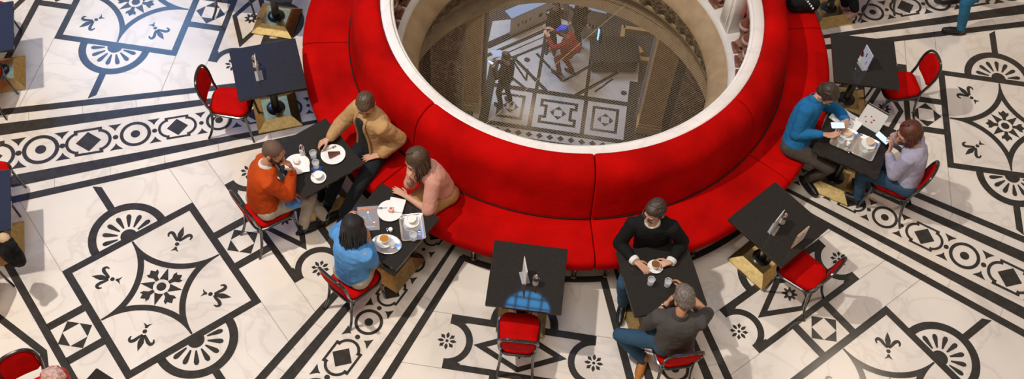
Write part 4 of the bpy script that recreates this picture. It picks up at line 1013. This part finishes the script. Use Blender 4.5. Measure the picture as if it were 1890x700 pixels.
q = V((2.028, 1.829, 0.560)); a = MB(); a.box((0, 0, 0), (.36, .22, .16), bev=.04, X=TR(q, R(35))); o = a.build('cloth', M['c_black']); remesh(o, .012, 3, .03, .1)
t = thing('shoulder_bag', 'black bag with white marks lying on the red bench end', 'bag', (q.x, q.y, 0)); o.parent = t; o.data.transform(Matrix.Translation((-q.x, -q.y, 0)))
a = MB()
for k in range(5): a.box((.03 + .028 * k, -.04 - .018 * k, q.z + .096 - .004 * k), (.016, .022 - .01 * (k == 2), .010))
a.build('badge', M['paper'], t)

# ------------------------------------------------------------------ the hall below the well
LZ = -10.92; LA = R(22.36); LC = V((-3.054, 7.199, LZ))
XL = Matrix.Translation(LC) @ Matrix.Rotation(LA, 4, 'Z')
lf = MB(); _lz = 0
def lq(pts, z=.004, mi=1):
    a = sum(pts[i][0] * pts[(i + 1) % len(pts)][1] - pts[(i + 1) % len(pts)][0] * pts[i][1] for i in range(len(pts)))
    if a < 0: pts = pts[::-1]
    global _lz; _lz = (_lz + 1) % 13; z = z + _lz * 2e-4 if mi else z
    lf.add([(p[0], p[1], z) for p in pts], [tuple(range(len(pts)))], mi, XL)
def ln(a, b, w=.07):
    a, b = V((*a, 0)), V((*b, 0)); d = (b - a).normalized(); n = V((-d.y, d.x, 0)) * w / 2
    lq([tuple((a + n)[:2]), tuple((b + n)[:2]), tuple((b - n)[:2]), tuple((a - n)[:2])])
def fr_(x0, x1, y0, y1, w):
    lq([(x0, y0), (x1, y0), (x1, y0 + w), (x0, y0 + w)]); lq([(x0, y1 - w), (x1, y1 - w), (x1, y1), (x0, y1)]); lq([(x0, y0), (x0 + w, y0), (x0 + w, y1), (x0, y1)]); lq([(x1 - w, y0), (x1, y0), (x1, y1), (x1 - w, y1)])
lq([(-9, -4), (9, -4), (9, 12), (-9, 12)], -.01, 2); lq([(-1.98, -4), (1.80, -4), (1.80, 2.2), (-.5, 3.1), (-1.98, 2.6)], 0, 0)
ln((-1.9, .57), (1.9, .57), .13); ln((-1.9, -.57), (1.9, -.57), .12)
for x in (-.625, .625): ln((x, -.55), (x, .55), .10)
for x in (-1.72, 1.72): ln((x, -1.3), (x, 1.3), .22)
for x0, x1 in ((-1.46, -.82), (.80, 1.44)):
    fr_(x0, x1, -.365, .375, .07)
for cx in (-1.14, 0, 1.13):
    d = .195; h = d / 2
    for a, b in ((1, 0), (0, 1), (-1, 0), (0, -1)): lq([(cx + a * d, b * d), (cx + a * h - b * h, b * h + a * h), (cx + a * h + b * h, b * h - a * h)])
# stepped frame in the middle
ln((-.45, .33), (.45, .33)); ln((-.45, -.33), (.45, -.33))
for s in (-1, 1):
    ln((s * .415, .35), (s * .415, .13)); ln((s * .415, -.35), (s * .415, -.13)); ln((s * .45, .165), (s * .27, .165)); ln((s * .45, -.165), (s * .27, -.165)); ln((s * .30, .19), (s * .30, -.19))
for k in range(14):
    cx = -1.6 + k * .25
    lq([(cx + .085, -.745), (cx, -.66), (cx - .085, -.745), (cx, -.83)])
ln((-1.9, -.885), (1.9, -.885), .05)
# ray pattern behind the squares
for x in (-.6, .6): ln((x, .6), (x, 2.6), .085)
ln((-1.30, 1.52), (-.36, .62), .09); ln((.36, .62), (1.30, 1.52), .09); ln((0, .98), (.75, 1.75), .07); ln((0, .98), (-.75, 1.75), .07)
ln((-1.55, 1.50), (-1.20, 1.52), .07); ln((-1.56, 1.52), (-1.52, 1.05), .07); ln((-1.52, 1.08), (-.9, .62), .07); ln((-1.25, 1.35), (-.88, .85), .05); ln((-.9, 1.22), (-.88, .84), .05); ln((1.2, 1.3), (.8, .8), .05)
for x in (-.95, 1.50):
    lq([(x + .075 * math.cos(2 * PI * j / 16), (1.5 if x < 0 else .9) + .075 * math.sin(2 * PI * j / 16)) for j in range(16)])
for o_, w in ((1.62, .10), (1.40, .03)): ln((-2.0, o_ - .22), (-.55, o_ + 1.0), w)
ln((-2.0, 1.75), (-.55, 3.0), .20)
ln((-1.30, 1.52), (-.62, 2.05), .07)
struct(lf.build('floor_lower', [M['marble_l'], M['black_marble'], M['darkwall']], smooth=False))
# walls and pillars of the lower hall
def pillar(n, pts, m, z1=9.4, cap=None):
    mb = MB(); mb.prism(pts, 0, z1, X=XL); struct(mb.build(n, M[m], smooth=False))
    if cap:
        mb = MB(); cx = sum(p[0] for p in pts) / len(pts); cy = sum(p[1] for p in pts) / len(pts)
        big = [(cx + (p[0] - cx) * 1.12, cy + (p[1] - cy) * 1.12) for p in pts]; mb.prism(big, 0.001, .22, X=XL); mb.prism([(cx + (p[0] - cx) * 1.06, cy + (p[1] - cy) * 1.06) for p in pts], .22, .30, X=XL); struct(mb.build('trim_%d' % cap, M['gold'], smooth=False))
pillar('pillar_left', [(-2.22, -.30), (-1.86, -.30), (-1.86, .25), (-2.22, .25)], 'tan', cap=4)
pillar('pillar_left_dark', [(-1.86, .0), (-1.80, .0), (-1.80, .4), (-1.86, .4)], 'darkwall')
pillar('wall_left_panel', [(-2.95, -.55), (-2.26, -.40), (-2.26, .1), (-2.95, .1)], 'brownmarble')
pillar('wall_left_recess', [(-3.10, -.35), (-2.93, -.35), (-2.93, .3), (-3.10, .3)], 'darkwall')
pillar('wall_left_column', [(-3.85, -.75), (-3.12, -.60), (-3.12, .1), (-3.85, .1)], 'redmarble')
pillar('wall_left_end', [(-5.5, -1.1), (-3.87, -.6), (-3.87, .3), (-5.5, .3)], 'brownmarble')
pillar('pillar_right', [(1.90, -.20), (2.42, -.20), (2.42, .6), (1.90, .6)], 'tan', cap=5)
pillar('wall_right_recess', [(2.42, -.1), (2.62, -.1), (2.62, .6), (2.42, .6)], 'darkwall')
pillar('wall_right_column', [(2.62, -.35), (3.15, -.5), (3.15, .3), (2.62, .3)], 'brownmarble')
pillar('wall_right_end', [(3.18, -.6), (5.5, -1.2), (5.5, .4), (3.18, .4)], 'redmarble')
mb = MB(); mb.box((1.86, .2, 4.2), (.05, .05, 8.4), X=XL); struct(mb.build('trim_6', mat('painted cold light on edge', (.35, .45, .62), .3)))  # bluish strip, its colour paints cold light along the pillar edge
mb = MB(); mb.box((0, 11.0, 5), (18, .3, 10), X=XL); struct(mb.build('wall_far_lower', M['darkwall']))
for k in range(6):
    mb = MB(); mb.box((3.4 + .0 * k, 4.4 + .34 * k, .09 + .17 * k), (3.6, .34, .18 + .0 * k), X=XL); mb.box((3.4, 4.24 + .34 * k, .17 + .17 * k), (3.6, .05, .03), X=XL)
    struct(mb.build('trim_%d' % (7 + k), M['gold'] if k % 2 else M['tan']))
# gilded frames standing on the right
t = thing('door_frame', 'gilded angular frame standing in the hall below', 'frame', tuple(XL @ V((1.5, 2.45, 0))), LA)
mb = MB(); mb.box((-.2, 0, .05), (.10, 1.1, .10)); mb.box((.35, .5, .05), (1.1, .10, .10)); mb.build('rail', M['gold'], t)
mb = MB(); mb.box((.12, -.12, .05), (.10, .55, .09), X=Matrix.Rotation(R(35), 4, 'Z')); mb.box((.45, -.45, .05), (.6, .12, .1)); mb.build('brace', M['gold'], t)
# information counter
def counter(label, a, b, m, h=1.18):
    a, b = V((*a, 0)), V((*b, 0)); L = (b - a).length; ang = math.atan2(b.y - a.y, b.x - a.x)
    t = thing('information_counter', label, 'counter', tuple(XL @ a), LA + ang, 'angled counters below')
    mb = MB(); mb.box((L / 2, .02, h / 2 + .01), (L, .06, h)); mb.build('front_panel', M[m], t)
    mb = MB(); mb.box((L / 2, .14, h + .03), (L + .04, .30, .04)); mb.build('worktop', mat('pale blue counter top', (.28, .36, .5), .3), t)
    mb = MB()
    for k, (x, w) in enumerate(((.12, .05), (.19, .04), (.25, .05), (.32, .03), (.50, .10), (.62, .05), (.72, .07), (.82, .06))):
        mb.box((L * x, -.012, .50 * h + .03 * (k % 2)), (L * w * .62, .006, .13 if k > 3 else .09))
    mb.tube([(L * .92, -.015, .5 * h - .04), (L * .96, -.015, .5 * h), (L * .92, -.015, .5 * h + .04)], .015, 4); mb.build('print_marks', M['ink'], t)  # stand-in bars and an arrow for the pictograms, no real letters
M['counter1'] = mat('pale beige counter panel', (.56, .47, .38), .5)
M['counter2'] = mat('greyish counter panel', (.40, .33, .29), .5)
counter('pale counter front with dark pictograms and a blue top, in the hall below', (-1.46, 2.20), (-.16, 3.32), 'counter1', .60)
counter('greyer counter front with dark pictograms, turned away, in the hall below', (-.10, 2.50), (.78, 2.42), 'counter2', 1.0)
def lw(x, y, z): return XL @ V((x, y, z))
laz = lambda a: a + 22.36
person('person', 'dark-clad person looking at a lit phone in the hall below', lw(-1.30, .02, .92), lw(-1.30, .10, 1.42), laz(150), laz(150), (tuple(lw(-1.34, .13, 1.60)), laz(150), 20),
       dict(w=lw(-1.62, .12, 1.15), curl=.5), dict(w=lw(-1.55, .35, 1.15), curl=.5), dict(a=lw(-1.36, -.10, .10), toe=laz(150)), dict(a=lw(-1.16, .10, .10), toe=laz(140)), 'skin1', ('short', 'h_brown'), 'c_black', 't_black', 'shoe_b', standing=True, fine=False)
t = put('phone', mk_phone, 'small lit phone in the hands of the person below', 'phone', tuple(lw(-1.70, .22, 1.22)), LA + R(60), 'lit phones')
t = thing('visitor_leaflet', 'pale blue open leaflet held by the person in the hall below', 'leaflet', tuple(lw(-1.58, .52, 1.22)), LA + R(40))
a = MB(); a.box((0, 0, 0), (.34, .22, .006), X=Matrix.Rotation(R(25), 4, 'Y')); a.build('sheet', M['paper_blue'], t)
M['c_red'] = cloth('dull red coat', (.30, .02, .018)); M['c_cap'] = mat('bright blue cap', (.01, .05, .55), .6)
rp, O_, XR, _ = person('person', 'person in a dull red outfit and blue cap in the hall below', lw(.08, 1.25, .82), lw(-.06, 1.32, 1.22), laz(160), laz(160), (tuple(lw(-.14, 1.35, 1.38)), laz(160), 30),
       dict(w=lw(-.50, 1.35, 1.10), curl=.4), dict(w=lw(-.40, 1.6, 1.1), curl=.4), dict(a=lw(-.12, 1.20, .10), toe=laz(170)), dict(a=lw(.18, 1.30, .10), toe=laz(160)), 'skin1', ('short', 'h_dark'), 'c_red', 'c_red', 'shoe_b', standing=True, fine=False, belly=.10, fem=1.25)
mb = MB(); mb.ell((0, -.005, .075), (.105, .125, .075), 18, 0, XR); mb.ell((0, .11, .055), (.075, .07, .012), 14, 0, XR); mb.build('cap', M['c_cap'], rp, off=O_)
for i, (x, y, lab) in enumerate(((.18, 2.15, 'dark figure standing behind the red outfit in the hall below'), (-.42, 1.95, 'dark figure beside the pale counter in the hall below'))):
    person('person', lab, lw(x, y, .92), lw(x, y + .02, 1.42), laz(-90 + 30 * i), laz(-90 + 30 * i), (tuple(lw(x, y, 1.60)), laz(-90), 15), dict(w=lw(x - .25, y - .1, .85)), dict(w=lw(x + .25, y - .1, .85)),
           dict(a=lw(x - .1, y, .10), toe=laz(-90)), dict(a=lw(x + .1, y, .10), toe=laz(-90)), 'skin1', ('short', 'h_black'), 'c_black', 't_black', 'shoe_b', standing=True, fine=False)
# dark stand-in desk for a dark crowd and furniture, with a lit screen
t = thing('stand_in_desk', 'low dark stand-in desk for dark people and furniture in the hall below', 'desk', tuple(lw(1.15, 1.75, 0)), LA + R(10))
mb = MB(); mb.box((0, .10, .22), (1.1, .7, .44), bev=.02); mb.build('body', M['plinth'], t)
mb = MB(); mb.box((0, .10, .46), (1.2, .8, .04), bev=.01); mb.build('worktop', M['plinth'], t)
t = thing('display_screen', 'thin bright blue screen edge on the dark desk below', 'screen', tuple(lw(.70, 2.05, .485)), LA + R(-60))
mb = MB(); mb.box((0, 0, .20), (.30, .03, .40)); mb.build('case', M['phone'], t)
mb = MB(); mb.box((.0, -.018, .20), (.07, .005, .38)); mb.build('screen', M['bluescreen'], t)

# ------------------------------------------------------------------ room shell, window, light, camera
ws = MB(); RW = 12.4
for i in range(8):
    a, b = R(45 * i), R(45 * (i + 1))
    ws.add([(RW * math.cos(a), RW * math.sin(a), -.01), (RW * math.cos(b), RW * math.sin(b), -.01), (RW * math.cos(b), RW * math.sin(b), 8), (RW * math.cos(a), RW * math.sin(a), 8)], [(3, 2, 1, 0)])
struct(ws.build('wall_round', M['wall'], smooth=False))
# arched window high up in the dome
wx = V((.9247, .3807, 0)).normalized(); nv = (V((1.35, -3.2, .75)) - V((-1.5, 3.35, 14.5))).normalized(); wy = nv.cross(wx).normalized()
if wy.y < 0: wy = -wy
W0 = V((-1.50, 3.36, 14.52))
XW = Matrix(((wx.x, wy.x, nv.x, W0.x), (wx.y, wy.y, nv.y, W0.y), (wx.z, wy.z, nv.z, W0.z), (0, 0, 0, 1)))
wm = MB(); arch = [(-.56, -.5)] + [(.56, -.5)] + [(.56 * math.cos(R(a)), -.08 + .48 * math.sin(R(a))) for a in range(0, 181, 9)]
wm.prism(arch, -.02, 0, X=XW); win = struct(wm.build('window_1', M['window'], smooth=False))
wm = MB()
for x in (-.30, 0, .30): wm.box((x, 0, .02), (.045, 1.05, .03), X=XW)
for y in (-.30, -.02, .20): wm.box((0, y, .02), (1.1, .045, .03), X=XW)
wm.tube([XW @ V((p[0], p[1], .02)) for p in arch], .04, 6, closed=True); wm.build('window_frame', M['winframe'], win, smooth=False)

def lamp(kind, name, loc, power, col, size=.3, target=None, **kw):
    l = bpy.data.lights.new(name, kind); l.energy = power; l.color = col
    if kind == 'AREA': l.size = size
    elif kind == 'SUN': l.angle = size
    else: l.shadow_soft_size = size
    for k, v in kw.items(): setattr(l, k, v)
    o = bpy.data.objects.new(name, l); COL.objects.link(o); o.location = loc
    if target is not None:
        o.rotation_euler = (V(target) - V(loc)).to_track_quat('-Z', 'Y').to_euler()
    return o
lamp('POINT', 'key_light', (-4.3, -5.6, 13.4), 4500, (1, .93, .84), .16)
lamp('POINT', 'side_light', (5.5, 5.0, 12.5), 900, (1, .84, .66), .3)
lamp('AREA', 'fill_light', (1.0, -6.0, 15.5), 650, (1, .92, .83), 4.5, (0, 0, 0))  # added warm overhead fill from the camera side, no actual lamp
lamp('AREA', 'window_light', (-11.2, 2.6, 8.2), 60, (.25, .52, 1), 2.6, (-4.9, -1.9, 0), spread=R(70))
for i, q in enumerate(((-.2, 1.2, 8.6), (-1.0, 4.4, 5.8), (1.0, 4.2, 5.8))):
    lamp('POINT', 'hall_fill', tuple(XL @ V(q)), (300, 130, 50)[i], (1, .74, .48) if i else (1, .86, .72), .25)  # unseen point lights added to illuminate the lower hall
lamp('AREA', 'hall_daylight', tuple(XL @ V((-3.2, 3.2, 6))), 260, (.55, .72, 1), 1.5, tuple(XL @ V((-1.0, .6, 0))))

w = bpy.data.worlds.new('World'); SC.world = w; w.use_nodes = True; nt = w.node_tree; bg = nt.nodes['Background']
tc = nt.nodes.new('ShaderNodeTexCoord'); dt = nt.nodes.new('ShaderNodeVectorMath'); dt.operation = 'DOT_PRODUCT'; dt.inputs[1].default_value = (-.66, .33, .68)
mr = nt.nodes.new('ShaderNodeMapRange'); mr.inputs['From Min'].default_value = .962; mr.inputs['From Max'].default_value = .988
mx = nt.nodes.new('ShaderNodeMix'); mx.data_type = 'RGBA'; mx.inputs['A'].default_value = (.44, .40, .37, 1); mx.inputs['B'].default_value = (.30, 1.25, 4.2, 1)
nt.links.new(tc.outputs['Generated'], dt.inputs[0]); nt.links.new(dt.outputs['Value'], mr.inputs['Value']); nt.links.new(mr.outputs['Result'], mx.inputs['Factor']); nt.links.new(mx.outputs['Result'], bg.inputs['Color'])
bg.inputs['Strength'].default_value = .32

cd = bpy.data.cameras.new('Camera'); cam = bpy.data.objects.new('Camera', cd); COL.objects.link(cam)
cd.sensor_width = 36; cd.lens = 38.0204; cd.shift_x = -0.00180; cd.shift_y = 0.00185; cd.clip_end = 200
Rm = Matrix([[0.85955, -0.448642, 0.244732], [0.508484, 0.702852, -0.497436], [0.051161, 0.552014, 0.832264]]).to_4x4(); cam.matrix_world = Matrix.Translation(V((3.1739, -7.4380, 9.4039))) @ Rm
SC.camera = cam
SC.view_settings.view_transform = 'Standard'; SC.view_settings.look = 'None'; SC.view_settings.exposure = 0.12
SC.cycles.max_bounces = 8; SC.cycles.transparent_max_bounces = 12
